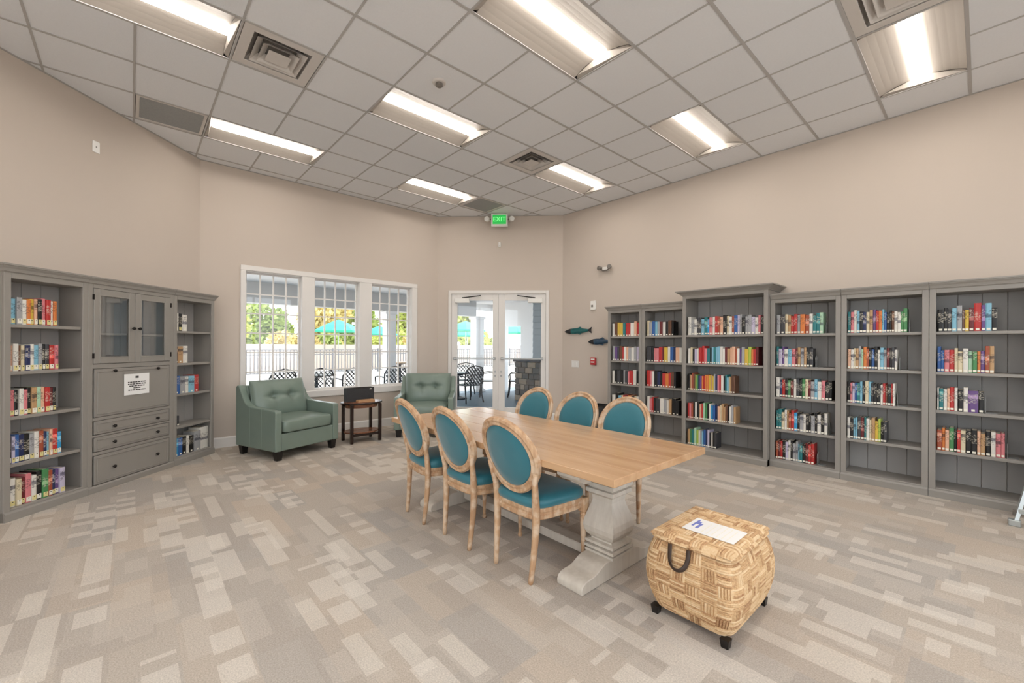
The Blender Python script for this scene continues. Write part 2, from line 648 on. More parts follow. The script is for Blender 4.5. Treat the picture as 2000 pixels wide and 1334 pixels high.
# ceiling: slab, grid bars, tiles
ceil = struct('ceiling', MB().prism([(-7.2, .6), (-3.55, -3.0), (2.8, -3.0), (2.8, 6.25), (-5.35, 6.25), (-7.2, 4.42)], CZ + 0.09, CZ + 0.2), 'trim_white')
GX0, GY0, T = -3.1362, 1.2360, 0.61
LIGHTS = [(-2, 1), (1, 1), (-5, 3), (-2, 5), (1, 5), (4, 5), (-2, -3), (-5, -1), (1, -3), (4, 1), (4, -3), (7, 1), (7, -3), (7, 5), (1, -6), (4, -6)]
DIFF = [(-2, -1), (-2, 4), (4, 4)]
RET = [(-5, -2), (-5, 5)]
taken = set()
for a, b in LIGHTS:
    taken.add((a, b))
    taken.add((a, b + 1))
taken |= set(DIFF) | set(RET)
g = 0.004
full_tile = None
for a in range(-8, 11):
    for b in range(-8, 9):
        if (a, b) in taken:
            continue
        x, y = GX0 + a * T, GY0 + b * T
        q = clip([(x + g, y + g), (x + T - g, y + g), (x + T - g, y + T - g), (x + g, y + T - g)], 0.001)
        if not q or area(q) < 0.002:
            continue
        if len(q) == 4 and area(q) > (T - 2 * g) ** 2 * 0.99:
            if full_tile is None:
                full_tile = MB().box(g, T - g, g, T - g, 0, 0.014, 0.003).mesh('ceiling_tile', [M('ceiling_tile')])
            put('ceiling_tile', full_tile, ceil, (x, y, CZ + 0.001))
        else:
            part('ceiling_tile', MB().prism(q, CZ + 0.001, CZ + 0.015), 'ceiling_tile', ceil)
def skip(a, b, d):
    """is this stretch of grid line inside a light (between its two cells)?"""
    return d == 'b' and any(a_ == a and b_ + 1 == b for a_, b_ in LIGHTS)
hw, hc = 0.012, 0.0085
for a in range(-8, 11):                 # lines of constant x
    x = GX0 + a * T
    q = clip([(x - hw, -9), (x + hw, -9), (x + hw, 9), (x - hw, 9)], 0.0)
    if q:
        part('grid_bar', MB().prism(q, CZ - 0.004, CZ + 0.002), 'grid_metal', ceil)
for b in range(-8, 9):                  # lines of constant y, cut at each main line
    y = GY0 + b * T
    for a in range(-8, 11):
        if skip(a, b, 'b'):
            continue
        x = GX0 + a * T
        q = clip([(x + hw, y - hc), (x + T - hw, y - hc), (x + T - hw, y + hc), (x + hw, y + hc)], 0.0)
        if q and area(q) > 1e-4:
            part('grid_bar', MB().prism(q, CZ - 0.0035, CZ + 0.002), 'grid_metal', ceil)
# wall angle along the walls
n = len(POLY)
for k in range(n):
    a, b_ = Vector(POLY[k] + (0,)), Vector(POLY[(k + 1) % n] + (0,))
    d = (b_ - a).normalized()
    nrm = Vector((-d.y, d.x, 0))
    q = [a, b_, b_ + nrm * 0.02, a + nrm * 0.02]
    part('wall_angle', MB().prism([(p.x, p.y) for p in q], CZ - 0.005, CZ + 0.0), 'grid_metal', ceil)

# walls (0.2 thick, outward); the frame of each: x along the wall, y outward
def wall_frame(k):
    a, b_ = Vector(POLY[k]), Vector(POLY[(k + 1) % len(POLY)])
    d = b_ - a
    return a, math.atan2(d.y, d.x), d.length
def wall(name, k, holes=()):
    a, ang, L_ = wall_frame(k)
    mb = MB()
    WT = 0.2
    x = -0.08
    end = L_ + 0.08
    for (h0, h1, z0, z1) in holes:
        mb.box(x, h0, -WT, 0, -0.15, CZ + 0.09)
        if z0 > 0:
            mb.box(h0, h1, -WT, 0, -0.15, z0)
        mb.box(h0, h1, -WT, 0, z1, CZ + 0.09)
        x = h1
    mb.box(x, end, -WT, 0, -0.15, CZ + 0.09)
    return struct(name, mb, 'wall', loc=(a.x, a.y, 0), rot=(0, 0, ang))
# edges run counter-clockwise so local +y points into the room and the wall body lies at y<0
wall('wall_left', 0)
wall('wall_rear', 1, [(0.8, 5.4, 0.6, 3.1)])  # opening cut for the added fill window
wall('wall_near_right', 2, [(1.2, 7.2, 0.6, 3.1)])  # opening for the second added window
wall('wall_right', 3)
DS = 0.02
DOORW = math.hypot(1.68, 1.68)
# door wall: edge 4 runs from the right-wall corner to the window corner
wall('wall_far', 4, [(DOORW - 2.10, DOORW - 0.225, 0, 2.44)])
# window wall: edge 5 runs from y=4.37 down to y=0.68
wall('wall_window', 5, [(4.37 - 3.83, 4.37 - 1.195, 0.66, 2.475)])

# baseboards
def baseboard(name, k, spans):
    a, ang, L_ = wall_frame(k)
    mb = MB()
    for s0, s1 in spans:
        mb.box(s0, s1, 0.0, 0.016, 0.0, 0.125)
        mb.prism([(0.0, 0.125), (0.016, 0.125), (0.006, 0.142), (0.0, 0.142)], s0, s1, 'X')
    struct(name, mb, 'trim_white', loc=(a.x, a.y, 0), rot=(0, 0, ang))
baseboard('baseboard_left', 0, [(2.36, 4.9)])
baseboard('baseboard_rear', 1, [(0, 6.1)])
baseboard('baseboard_right', 3, [(0.0, 2.2), (6.66, 7.9)])
baseboard('baseboard_far', 4, [(0.0, DOORW - 2.12), (DOORW - 0.205, DOORW)])
baseboard('baseboard_window', 5, [(0, 3.69)])

# ------------------------------------------------------------------ windows (local frame of the window wall: x = world y, y = out of the room)
WX = -6.98
def wbox(mb, y0, y1, d0, d1, z0, z1, b=0.0):
    """box on the window wall; d is depth out of the room (negative = proud of the wall)"""
    return mb.box(WX - d1, WX - d0, y0, y1, z0, z1, b)
trims = [
    (1.142, 3.922, -0.022, 0.0, 2.462, 2.537),   # head casing
    (1.142, 1.212, -0.022, 0.0, 0.70, 2.462),
    (3.812, 3.922, -0.022, 0.0, 0.70, 2.462),
    (1.142, 3.922, -0.030, 0.0, 0.600, 0.700),   # apron / stool
]
for t_i, (y0, y1, d0, d1, z0, z1) in enumerate(trims):
    struct('trim_%d' % (t_i + 1), wbox(MB(), y0, y1, d0, d1, z0, z1, 0.006), 'trim_white')
struct('trim_5', wbox(MB(), 1.95, 2.135, -0.015, 0.14, 0.69, 2.47, 0.006), 'trim_white')
struct('trim_6', wbox(MB(), 2.845, 3.06, -0.015, 0.14, 0.69, 2.47, 0.006), 'trim_white')
mb = MB()                                   # jamb lining inside the opening
wbox(mb, 1.195, 1.215, 0.0, 0.19, 0.66, 2.475)
wbox(mb, 3.81, 3.83, 0.0, 0.19, 0.66, 2.475)
wbox(mb, 1.195, 3.83, 0.0, 0.19, 2.455, 2.475)
wbox(mb, 1.195, 3.83, -0.01, 0.19, 0.66, 0.695)
struct('trim_7', mb, 'trim_white')
def window(num, y0, y1, z0, z1):
    fw = 0.022
    mb = MB()
    d0, d1 = 0.10, 0.145
    wbox(mb, y0, y0 + fw, d0, d1, z0, z1)
    wbox(mb, y1 - fw, y1, d0, d1, z0, z1)
    wbox(mb, y0 + fw, y1 - fw, d0, d1, z1 - fw, z1)
    wbox(mb, y0 + fw, y1 - fw, d0, d1, z0, z0 + fw + 0.012)
    w = struct('window_%d' % num, mb, 'trim_white')
    cols, rows = 4, 6
    m = 0.009
    iy0, iy1, iz0, iz1 = y0 + fw, y1 - fw, z0 + fw + 0.012, z1 - fw
    cw, rh = (iy1 - iy0) / cols, (iz1 - iz0) / rows
    for c in range(1, cols):
        part('muntin', wbox(MB(), iy0 + c * cw - m, iy0 + c * cw + m, 0.108, 0.138, iz0, iz1), 'trim_white', w)
    for r in range(1, rows):
        part('muntin', wbox(MB(), iy0, iy1, 0.110, 0.136, iz0 + r * rh - m, iz0 + r * rh + m), 'trim_white', w)
    pm = wbox(MB(), 0, cw - 2 * m, 0.121, 0.1215, 0, rh - 2 * m).mesh('pane', [M('window_glass')])
    for c in range(cols):
        for r in range(rows):
            put('pane', pm, w, (0, iy0 + c * cw + m, iz0 + r * rh + m))
window(1, 1.215, 1.95, 0.695, 2.455)
window(2, 2.135, 2.845, 0.695, 2.455)
window(3, 3.06, 3.81, 0.695, 2.455)

# picture windows added unseen behind the camera, to fill the room with daylight
def fill_window(num, k, x0, x1, z0, z1, cols):
    a, ang, L_ = wall_frame(k)
    mb = MB()
    for p0, p1, q0, q1 in ((x0, x0 + .06, z0, z1), (x1 - .06, x1, z0, z1), (x0 + .06, x1 - .06, z0, z0 + .06), (x0 + .06, x1 - .06, z1 - .06, z1)):
        mb.box(p0, p1, -.13, -.07, q0, q1, .004)
    w = struct('window_%d' % num, mb, 'trim_white', loc=(a.x, a.y, 0), rot=(0, 0, ang))
    cw = (x1 - x0 - .12) / cols
    for c in range(cols):
        if c:
            part('mullion', MB().box(x0 + .06 + c * cw - .03, x0 + .06 + c * cw + .03, -.13, -.07, z0 + .06, z1 - .06), 'trim_white', w)
        part('pane', MB().box(x0 + .06 + c * cw + .03 * (c > 0), x0 + .06 + (c + 1) * cw - .03 * (c < cols - 1), -.102, -.098, z0 + .06, z1 - .06), 'window_glass', w)
fill_window(4, 1, 0.8, 5.4, 0.6, 3.1, 4)
fill_window(5, 2, 1.2, 7.2, 0.6, 3.1, 5)

# ------------------------------------------------------------------ double door (local frame: x along the wall from the window corner, y into the room)
DA = math.atan2(1, 1)
def door_obj(name, mb, mat, parent=None, **k):
    if parent is None:
        return struct(name, mb, mat, loc=(-6.98, 4.37, 0), rot=(0, 0, DA), **k)
    return part(name, mb, mat, parent, **k)
# local +y = (-1,1)/sqrt2 = out of the room
mb = MB()
mb.box(0.205, 0.262, -0.02, 0.12, 0, 2.465, 0.004)
mb.box(2.062, 2.120, -0.02, 0.12, 0, 2.465, 0.004)
mb.box(0.262, 2.062, -0.02, 0.12, 2.40, 2.465, 0.004)
door_obj('trim_8', mb, 'trim_white')
door_obj('trim_9', MB().box(0.262, 2.062, -0.01, 0.2, 0.0, 0.012), 'aluminium')
def leaf(name, x0, x1, gx0, gx1, closer_x, hinge_right):
    mb = MB()
    y0, y1 = 0.015, 0.062
    z0, z1 = 0.014, 2.395
    mb.box(x0, gx0, y0, y1, z0, z1, 0.003)
    mb.box(gx1, x1, y0, y1, z0, z1, 0.003)
    mb.box(gx0, gx1, y0, y1, 2.275, z1, 0.003)
    mb.box(gx0, gx1, y0, y1, z0, 0.235, 0.003)
    d = door_obj(name, mb, 'trim_white')
    part('pane', MB().box(gx0, gx1, 0.036, 0.040, 0.235, 2.275), 'window_glass', d)
    bar = part('push_bar', MB().box(x0 + 0.05, x1 - 0.05, -0.055, -0.03, 1.155, 1.185, 0.006), 'steel', d)
    for xx in (x0 + 0.07, x1 - 0.07):
        part('bar_bracket', MB().box(xx - 0.02, xx + 0.02, -0.045, 0.015, 1.145, 1.195, 0.004), 'steel', bar)
    c = part('door_closer', MB().box(closer_x, closer_x + 0.28, -0.055, 0.015, 2.225, 2.31, 0.008), 'plastic_white', d)
    part('closer_arm', MB().bar((closer_x + 0.14, -0.02, 2.32), (closer_x + (0.5 if not hinge_right else -0.2), -0.04, 2.36), 0.018), 'hardware_dark', c)
    for zz in (0.72, 0.80):
        part('lock_cylinder', MB().lathe([(0.0, 0), (0.018, 0), (0.018, 0.02), (0, 0.02)], 10), 'steel', d, loc=((x1 - 0.055) if not hinge_right else (x0 + 0.055), 0.015, zz + 0.12), rot=(PI / 2, 0, 0))
leaf('door_1', 0.264, 1.160, 0.372, 1.056, 0.33, False)
leaf('door_2', 1.164, 2.060, 1.287, 1.972, 1.72, True)

# ------------------------------------------------------------------ ceiling fixtures
light_labels = {
    (-2, 1): 'long recessed ceiling light beside the round smoke detector',
    (1, 1): 'long recessed ceiling light directly above the wooden dining table',
    (-5, 3): 'recessed ceiling light ending at the grey return grille near the exit sign',
    (-2, 5): 'recessed ceiling light touching the square diffuser between the table and exit sign',
    (1, 5): 'recessed ceiling light above the tall crowned bookcase',
    (4, 5): 'recessed ceiling light touching the square diffuser above the row of bookcases',
    (-2, -3): 'recessed ceiling light whose end meets the diffuser before the cabinet wall',
    (-5, -1): 'recessed ceiling light beside the grey return grille above the cabinet wall',
}
def troffer(a, b):
    x, y = GX0 + (a + .5) * T, GY0 + (b + 1) * T
    hx, hy = T / 2 - 0.013, T - 0.013
    t = thing('ceiling_light', light_labels.get((a, b), 'recessed ceiling light over the open carpet facing the windows'), 'ceiling light', (x, y, CZ), 0, 'recessed ceiling lights')
    prof = []
    for i in range(13):                     # curved reflector, trough above the ceiling plane
        u = -1 + 2 * i / 12
        prof.append((u * hx, 0.002 + 0.062 * (1 - abs(u) ** 2.2)))
    outer = [(hx, 0.075), (-hx, 0.075)]
    part('reflector', MB().prism(prof + outer, -hy + 0.035, hy - 0.035, 'Y'), 'fixture_darkened', t, smooth=False)
    for s in (-1, 1):
        mb = MB()
        yy = s * hy
        mb.add([(-hx, yy, 0.002), (hx, yy, 0.002), (hx * .9, yy - s * .035, 0.012), (0.07, yy - s * 0.035, 0.064), (-0.07, yy - s * .035, 0.064), (-hx * .9, yy - s * .035, 0.012), (hx, yy, 0.075), (-hx, yy, 0.075)],
               [(0, 1, 2, 3, 4, 5), (0, 7, 6, 1)])
        part('end_plate', mb, 'fixture_darkened', t)
    lens = MB()
    pr = [(0.062 * math.cos(PI + PI * i / 8), 0.060 + 0.034 * math.sin(PI + PI * i / 8)) for i in range(9)]
    lens.prism(pr, -hy + 0.045, hy - 0.045, 'Y')
    part('lens', lens, 'lens', t, label='glowing warm white lens strip')
    return t
for a, b in LIGHTS:
    troffer(a, b)

def ring(mb, h0, z0, h1, z1):
    """sloping square ring from half-size h0 at z0 to h1 at z1"""
    def r(h, z):
        return [(-h, -h, z), (h, -h, z), (h, h, z), (-h, h, z)]
    mb.loft([r(h0, z0), r(h1, z1), r(h1 - 0.004, z1 + 0.004), r(h0 - 0.006, z0 + 0.006), r(h0, z0)], cap=False)
diff_labels = ['square louvred air diffuser near the cabinet wall', 'square louvred air diffuser in the ceiling between the exit sign and the table', 'square louvred air diffuser above the row of bookcases']
for (a, b), lb in zip(DIFF, diff_labels):
    t = thing('air_diffuser', lb, 'vent', (GX0 + (a + .5) * T, GY0 + (b + .5) * T, CZ), 0, 'ceiling air diffusers')
    h = T / 2 - 0.013
    mb = MB()
    ring(mb, h, 0.0, h - 0.075, 0.0)
    part('frame', mb, 'diffuser', t)
    part('duct', MB().box(-h, h, -h, h, 0.075, 0.088), 'duct_grey', t)
    for h0, z0, h1, z1 in ((h - 0.065, 0.0, h - 0.115, 0.05), (h - 0.105, -0.006, h - 0.16, 0.045), (h - 0.155, -0.012, h - 0.205, 0.035)):
        mb = MB()
        ring(mb, h0, z0, h1, z1)
        part('louvre', mb, 'diffuser', t)
    part('centre_cone', MB().loft([[(-.085, -.085, -0.014), (.085, -.085, -0.014), (.085, .085, -0.014), (-.085, .085, -0.014)], [(-.01, -.01, 0.03), (.01, -.01, 0.03), (.01, .01, 0.03), (-.01, .01, 0.03)]]), 'diffuser', t)
for (a, b), lb in zip(RET, ['grey return air grille in the ceiling above the cabinet wall', 'grey return air grille in the ceiling beside the exit sign']):
    t = thing('return_grille', lb, 'vent', (GX0 + (a + .5) * T, GY0 + (b + .5) * T, CZ), 0, 'return air grilles')
    h = T / 2 - 0.013
    part('panel', MB().box(-h + .03, h - .03, -h + .03, h - .03, 0.006, 0.012), 'grille_grey', t)
    mb = MB()
    for x0, x1, y0, y1 in ((-h, h, -h, -h + .03), (-h, h, h - .03, h), (-h, -h + .03, -h + .03, h - .03), (h - .03, h, -h + .03, h - .03)):
        mb.box(x0, x1, y0, y1, 0.0, 0.012, 0.002)
    part('frame', mb, 'diffuser', t)
t = thing('smoke_detector', 'small round white smoke detector on a ceiling tile', 'smoke detector', (GX0 - .5 * T + .04, GY0 + 1.5 * T - 0.02, CZ))
part('base_plate', MB().lathe([(0, 0.001), (0.062, 0.001), (0.062, -0.012), (0.055, -0.018), (0, -0.018)], 20), 'diffuser', t, smooth=False)
part('sensor_head', MB().lathe([(0, -0.018), (0.034, -0.018), (0.034, -0.04), (0.02, -0.05), (0, -0.05)], 16), 'plastic_grey', t)

# ------------------------------------------------------------------ exit sign
t = thing('exit_sign', 'green lit exit sign with two lamp heads hung above the glass doors', 'exit sign', (-6.03, 5.10, CZ), PI / 4)
part('mounting_plate', MB().box(-.10, .10, -.04, .04, -.012, -.005, .003), 'plastic_white', t)
hs = part('housing', MB().box(-.155, .155, -.035, .035, -.245, -.012, .008), 'plastic_white', t)
part('sign_face', MB().box(-.125, .125, -.039, -.034, -.205, -.035, .003), 'green_face', hs)
put('lettering', text_mesh('EXIT', 0.115, 0.001, 'green_text', 'lettering'), hs, (0, -.0402, -.120), (PI / 2, 0, 0))
for s in (-1, 1):
    lh = part('lamp_head', MB().lathe([(0, -.04), (.035, -.04), (.05, .03), (.045, .04), (0, .04)], 14), 'plastic_white', t, loc=(s * .225, -.02, -.11), rot=(PI / 2, 0, 0.3 * s), smooth=False)
    part('lamp_arm', MB().bar((s * .15, 0, -.11), (s * .21, 0, -.11), .02), 'plastic_grey', t)

# ------------------------------------------------------------------ small wall fittings
def on_right(name, lb, cat, x, z, group=None):
    return thing(name, lb, cat, (x, 6.05, z), 0, group)          # local -y faces the room
t = on_right('emergency_light', 'small twin-head emergency light high on the bookcase wall', 'emergency light', -4.31, 2.75)
part('base', MB().box(-.07, .07, -.035, -.001, -.05, .02, .008), 'plastic_white', t)
for s in (-1, 1):
    part('lamp_head', MB().lathe([(0, -.03), (.028, -.03), (.04, .025), (.034, .035), (0, .035)], 12), 'plastic_grey', t, loc=(s * .10, -.06, .005), rot=(PI / 2, 0, s * .4))
part('lamp_arm', MB().tube([(-.10, -.04, -.01), (-.04, -.05, -.045), (.04, -.05, -.045), (.10, -.04, -.01)], .012, 6), 'plastic_grey', t)
t = on_right('thermostat', 'white wall thermostat above the fish ornaments', 'thermostat', -4.575, 2.13)
part('cover', MB().box(-.055, .055, -.03, -.001, -.08, .08, .006), 'plastic_white', t)
part('display', MB().box(-.035, .005, -.033, -.029, -.03, .01, .001), 'plastic_grey', t)
t = on_right('fire_alarm_pull', 'small red fire alarm pull station on the wall', 'fire alarm', -4.565, 1.15)
part('body', MB().box(-.055, .055, -.04, -.001, -.065, .065, .006), 'red_paint', t)
part('pull_handle', MB().box(-.035, .035, -.052, -.039, -.025, -.005, .003), 'plastic_white', t)
part('label_plate', MB().box(-.04, .04, -.042, -.039, .02, .045, .001), 'plastic_white', t)
t = on_right('light_switch', 'pair of beige light switches beside the door wall corner', 'light switch', -4.985, 1.087)
part('plate', MB().box(-.085, .085, -.008, -.001, -.06, .06, .003), 'trim_white', t)
for s in (-.045, .045):
    part('rocker', MB().box(s - .018, s + .018, -.014, -.007, -.034, .034, .003), 'plastic_white', t)
def fish(x0, x1, z, tilt, m, lb):
    L_ = x1 - x0
    t = on_right('fish_ornament', lb, 'wall ornament', (x0 + x1) / 2, z, 'fish ornaments on the wall')
    def body(u0, u1, nseg):
        rings = []
        for i in range(nseg + 1):
            u = u0 + (u1 - u0) * i / nseg
            hgt = 0.050 * max(0.0, math.sin(PI * min(1.0, u) ** 0.72)) ** 0.9 + 0.005
            rings.append([(-L_ / 2 + u * L_, -.030 + .020 * math.cos(2 * PI * k / 10), tilt * u * L_ + hgt * math.sin(2 * PI * k / 10)) for k in range(10)])
        return rings
    part('head', MB().loft(body(0.0, 0.24, 6)), 'fish_black', t, smooth=True)
    part('body', MB().loft(body(0.24, 0.88, 14)), m, t, smooth=True)
    tl = MB().prism([(L_ * .37, .012), (L_ * .44, .03), (L_ / 2, .055), (L_ * .47, .0), (L_ / 2, -.055), (L_ * .44, -.03), (L_ * .37, -.012)], -.038, -.022, 'Y')
    part('tail', tl, 'fish_black', t, loc=(0, 0, tilt * .9 * L_))
    part('fin', MB().prism([(-.02, .045), (.05, .075), (.09, .05), (.03, .035)], -.036, -.026, 'Y'), m, t, loc=(0, 0, tilt * .5 * L_))
    part('fin', MB().prism([(-.02, -.045), (.05, -.068), (.08, -.045), (.03, -.035)], -.036, -.026, 'Y'), m, t, loc=(0, 0, tilt * .5 * L_))
fish(-5.21, -4.60, 1.68, 0.03, 'fish_green', 'glossy green fish ornament hanging higher, nearer the doors')
fish(-4.66, -4.17, 1.49, 0.02, 'fish_blue', 'dark blue fish ornament hanging lower, touching the bookcase edge')
# left wall plate, sensor above the doors
t = thing('blank_plate', 'small white blank plate high on the plain wall above the cabinets', 'wall plate', (-6.03, -0.27, 3.412), -PI / 4)
part('plate', MB().box(-.036, .036, .0005, .008, -.058, .058, .003), 'plastic_white', t)
part('screw', MB().box(-.006, .006, .008, .010, -.006, .006), 'plastic_grey', t)
t = thing('motion_sensor', 'tiny white sensor on the wall between exit sign and doors', 'sensor', (-6.145, 5.205, 3.33), PI / 4)
part('sensor_body', MB().box(-.025, .025, -.03, -.0005, -.05, .05, .01), 'plastic_white', t)
part('sensor_eye', MB().box(-.012, .012, -.034, -.029, -.03, -.008, .004), 'diffuser', t)

# ------------------------------------------------------------------ bookcases
SH = [1.572, 1.19, 0.827, 0.445, 0.092]     # tops of the shelves, downwards
def crown(w, z0, z1, over, D, ends=(1, 1)):
    def r(o, z):
        a, c = -o * ends[0], w + o * ends[1]
        return [(a, -o, z), (c, -o, z), (c, D, z), (a, D, z)]
    h = z1 - z0
    return MB().loft([r(0.0, z0), r(0.012, z0 + .01), r(0.012, z0 + .2 * h), r(over * .45, z0 + .45 * h), r(over * .8, z0 + .68 * h), r(over * .8, z0 + .76 * h), r(over, z0 + .80 * h), r(over, z1)])
def carcass(t, w, D, top, stile, over, shelves=SH, opening_top=1.937, planks=4, plinth_h=0.075, m='case_grey', ends=(0, 0)):
    part('side_panel', MB().box(0, 0.02, 0.02, D, 0, top - .03), m, t)
    part('side_panel', MB().box(w - 0.02, w, 0.02, D, 0, top - .03), m, t)
    part('top_panel', MB().box(.02, w - .02, .02, D - .012, opening_top, opening_top + .02), m, t)
    part('stile', MB().box(0, stile, 0, .02, 0.0, top - .06, .0025), m, t)
    part('stile', MB().box(w - stile, w, 0, .02, 0.0, top - .06, .0025), m, t)
    part('rail', MB().box(stile, w - stile, 0, .02, opening_top, top - .06, .0025), m, t)
    part('plinth', MB().rects([((w) / 2, D / 2, 0.0), (w / 2, D / 2, plinth_h - .015), (w / 2, D / 2 - .008, plinth_h)], w / 2, D / 2 - .014), m, t)
    part('crown', crown(w, top - .07, top, over, D, ends), m, t)
    pw = (w - .04) / planks
    for k in range(planks):
        part('back_plank', MB().box(.02 + k * pw + .0015, .02 + (k + 1) * pw - .0015, D - .010, D - .0015, .02, opening_top + .01, .002), 'case_back', t)
    for i, z in enumerate(shelves):
        last = i == len(shelves) - 1
        if last:
            part('bottom_shelf', MB().box(.02, w - .02, .004, D - .012, z - .022, z, .002), m, t)
            part('rail', MB().box(stile, w - stile, 0.0015, .02, plinth_h - .01, z - .002, .002), m, t)
        else:
            part('shelf', MB().box(.0205, w - .0205, .022, D - .012, z - .028, z, .003), m, t)
    return t

RY = 5.685                                     # front plane of the row along the right wall
GAP = 6.05 - RY - 0.018
CASES = {}
def right_case(key, x0, x1, lb, y=RY, top=2.045, stile=0.047, over=0.04, **k):
    t = thing('bookcase', lb, 'bookcase', (x0, y, 0), 0, 'grey bookcases along the long wall')
    carcass(t, x1 - x0 - .001, 6.05 - .018 - y, top, stile, over, **k)
    CASES[key] = (t.location.copy(), 0.0, x1 - x0, stile)
right_case('A', -4.02, -3.415, 'grey bookcase at the row end beside the fish ornaments', ends=(1, 0))
right_case('B', -3.413, -2.745, 'grey bookcase joining the tall bookcase on its fish ornament side')
right_case('C', -2.743, -1.700, 'tall grey bookcase rising above its neighbours with a deep crown', y=5.60, top=2.165, over=0.075, opening_top=2.06, planks=6, stile=0.045, ends=(1, 1))
right_case('D', -1.698, -1.022, 'grey bookcase joining the tall one on the stepladder side, books on every shelf')
right_case('E', -1.020, -0.345, 'grey bookcase with an empty bottom bay, second past the tall one')
right_case('F', -0.343, 0.335, 'grey bookcase next to the silver stepladder, empty bottom bay', ends=(0, 1))

# left wall units: local x runs toward the windows, local y into the wall
LA = 3 * PI / 4
LO = Vector((-6.98, 0.68)) + Vector((R2, R2)) * 0.29      # front plane, t = 0
def left_origin(tt):
    return (LO.x + R2 * tt, LO.y - R2 * tt, 0)
LD = 0.29 - 0.018
t = thing('bookcase', 'grey bookcase at the cabinet side away from the windows, packed with stickered books', 'bookcase', left_origin(2.297), LA, 'grey library furniture on the short wall')
carcass(t, 0.626, LD, 2.05, .045, .035, ends=(1, 0))
CASES['L'] = (t.location.copy(), LA, 0.626, .045)
t = thing('bookcase', 'grey bookcase between the cabinet and the windows with few books', 'bookcase', left_origin(0.722), LA, 'grey library furniture on the short wall')
carcass(t, 0.616, LD, 2.05, .045, .035, ends=(0, 1))
CASES['N'] = (t.location.copy(), LA, 0.616, .045)

t = thing('secretary_cabinet', 'grey cabinet with two glass doors, drop-front desk and three drawers', 'cabinet', left_origin(1.670), LA, 'grey library furniture on the short wall')
W = 0.946
m = 'case_grey'
def lx(tt):
    return 1.670 - tt
part('side_panel', MB().box(0, .02, .02, LD, 0, 2.02), m, t)
part('side_panel', MB().box(W - .02, W, .02, LD, 0, 2.02), m, t)
part('stile', MB().box(0, .046, 0, .02, 0, 1.99, .0025), m, t)
part('stile', MB().box(W - .052, W, 0, .02, 0, 1.99, .0025), m, t)
part('rail', MB().box(.046, W - .052, 0, .02, 1.945, 1.99, .002), m, t)
for z0, z1 in ((1.177, 1.222), (.680, .711), (.524, .544), (.350, .380)):
    part('rail', MB().box(.046, W - .052, 0, .02, z0, z1, .002), m, t)
part('plinth', MB().rects([(W / 2, LD / 2, 0.0), (W / 2, LD / 2, .05), (W / 2, LD / 2 - .008, .065)], W / 2, LD / 2 - .014), m, t)
part('crown', crown(W, 1.98, 2.05, .035, LD, (0, 0)), m, t)
for k in range(5):
    pw = (W - .04) / 5
    part('back_plank', MB().box(.02 + k * pw + .0015, .02 + (k + 1) * pw - .0015, LD - .010, LD - .0015, .02, 1.95, .002), 'case_back', t)
part('top_panel', MB().box(.02, W - .02, .02, LD - .012, 1.945, 1.965), m, t)
part('shelf', MB().box(.02, W - .02, .03, LD - .012, 1.50, 1.522, .003), m, t)
part('shelf', MB().box(.02, W - .02, .022, LD - .012, 1.19, 1.215), m, t)
def knob(par, x, z, y=-.006):
    part('knob', MB().lathe([(0, 0), (.006, 0), (.006, .012), (.016, .018), (.016, .026), (.009, .031), (0, .031)], 12), 'hardware_dark', par, loc=(x, y, z), rot=(PI / 2, 0, 0), smooth=False)
for x0, x1, gx0, gx1, kx in ((lx(1.622), lx(1.209), lx(1.566), lx(1.272), lx(1.240)), (lx(1.205), lx(.778), lx(1.143), lx(.853), lx(1.172))):
    z0, z1, gz0, gz1 = 1.226, 1.941, 1.285, 1.882
    mb = MB()
    mb.box(x0, gx0, -.008, .014, z0, z1, .003)
    mb.box(gx1, x1, -.008, .014, z0, z1, .003)
    mb.box(gx0, gx1, -.008, .014, gz1, z1, .003)
    mb.box(gx0, gx1, -.008, .014, z0, gz0, .003)
    for (p0, p1, q0, q1) in ((gx0 - .006, gx0 + .006, gz0, gz1), (gx1 - .006, gx1 + .006, gz0, gz1), (gx0, gx1, gz0 - .006, gz0 + .006), (gx0, gx1, gz1 - .006, gz1 + .006)):
        mb.box(p0, p1, -.011, -.004, q0, q1, .002)
    d = part('door', mb, m, t)
    part('pane', MB().box(gx0, gx1, .002, .005, gz0, gz1), 'cabinet_glass', d)
    knob(d, kx, 1.575, -.008)
    hx = x0 - .004 if kx > (x0 + x1) / 2 else x1 + .004
    for hz in (1.30, 1.86):
        part('hinge', MB().box(hx - .005, hx + .005, -.012, .0, hz - .025, hz + .025), 'hardware_dark', d)
def panel(name, x0, x1, z0, z1, knobs):
    mb = MB().box(x0, x1, -.004, .016, z0, z1, .003)
    d = part(name, mb, m, t)
    e = .022
    mo = MB()
    for (p0, p1, q0, q1) in ((x0 + e, x1 - e, z0 + e, z0 + e + .008), (x0 + e, x1 - e, z1 - e - .008, z1 - e), (x0 + e, x0 + e + .008, z0 + e, z1 - e), (x1 - e - .008, x1 - e, z0 + e, z1 - e)):
        mo.box(p0, p1, -.010, -.003, q0, q1, .002)
    part('moulding', mo, m, d)
    for kx, kz in knobs:
        knob(d, kx, kz, -.004)
kx0, kx1 = lx(1.431), lx(.950)
panel('desk_flap', lx(1.610), lx(.786), .715, 1.173, ((kx0, 1.15), (kx1, 1.15)))
panel('drawer', lx(1.610), lx(.786), .549, .676, ((kx0, .605), (kx1, .600)))
panel('drawer', lx(1.610), lx(.786), .385, .520, ((kx0, .45), (kx1, .45)))
panel('drawer', lx(1.610), lx(.786), .070, .346, ((kx0, .205), (kx1, .205)))
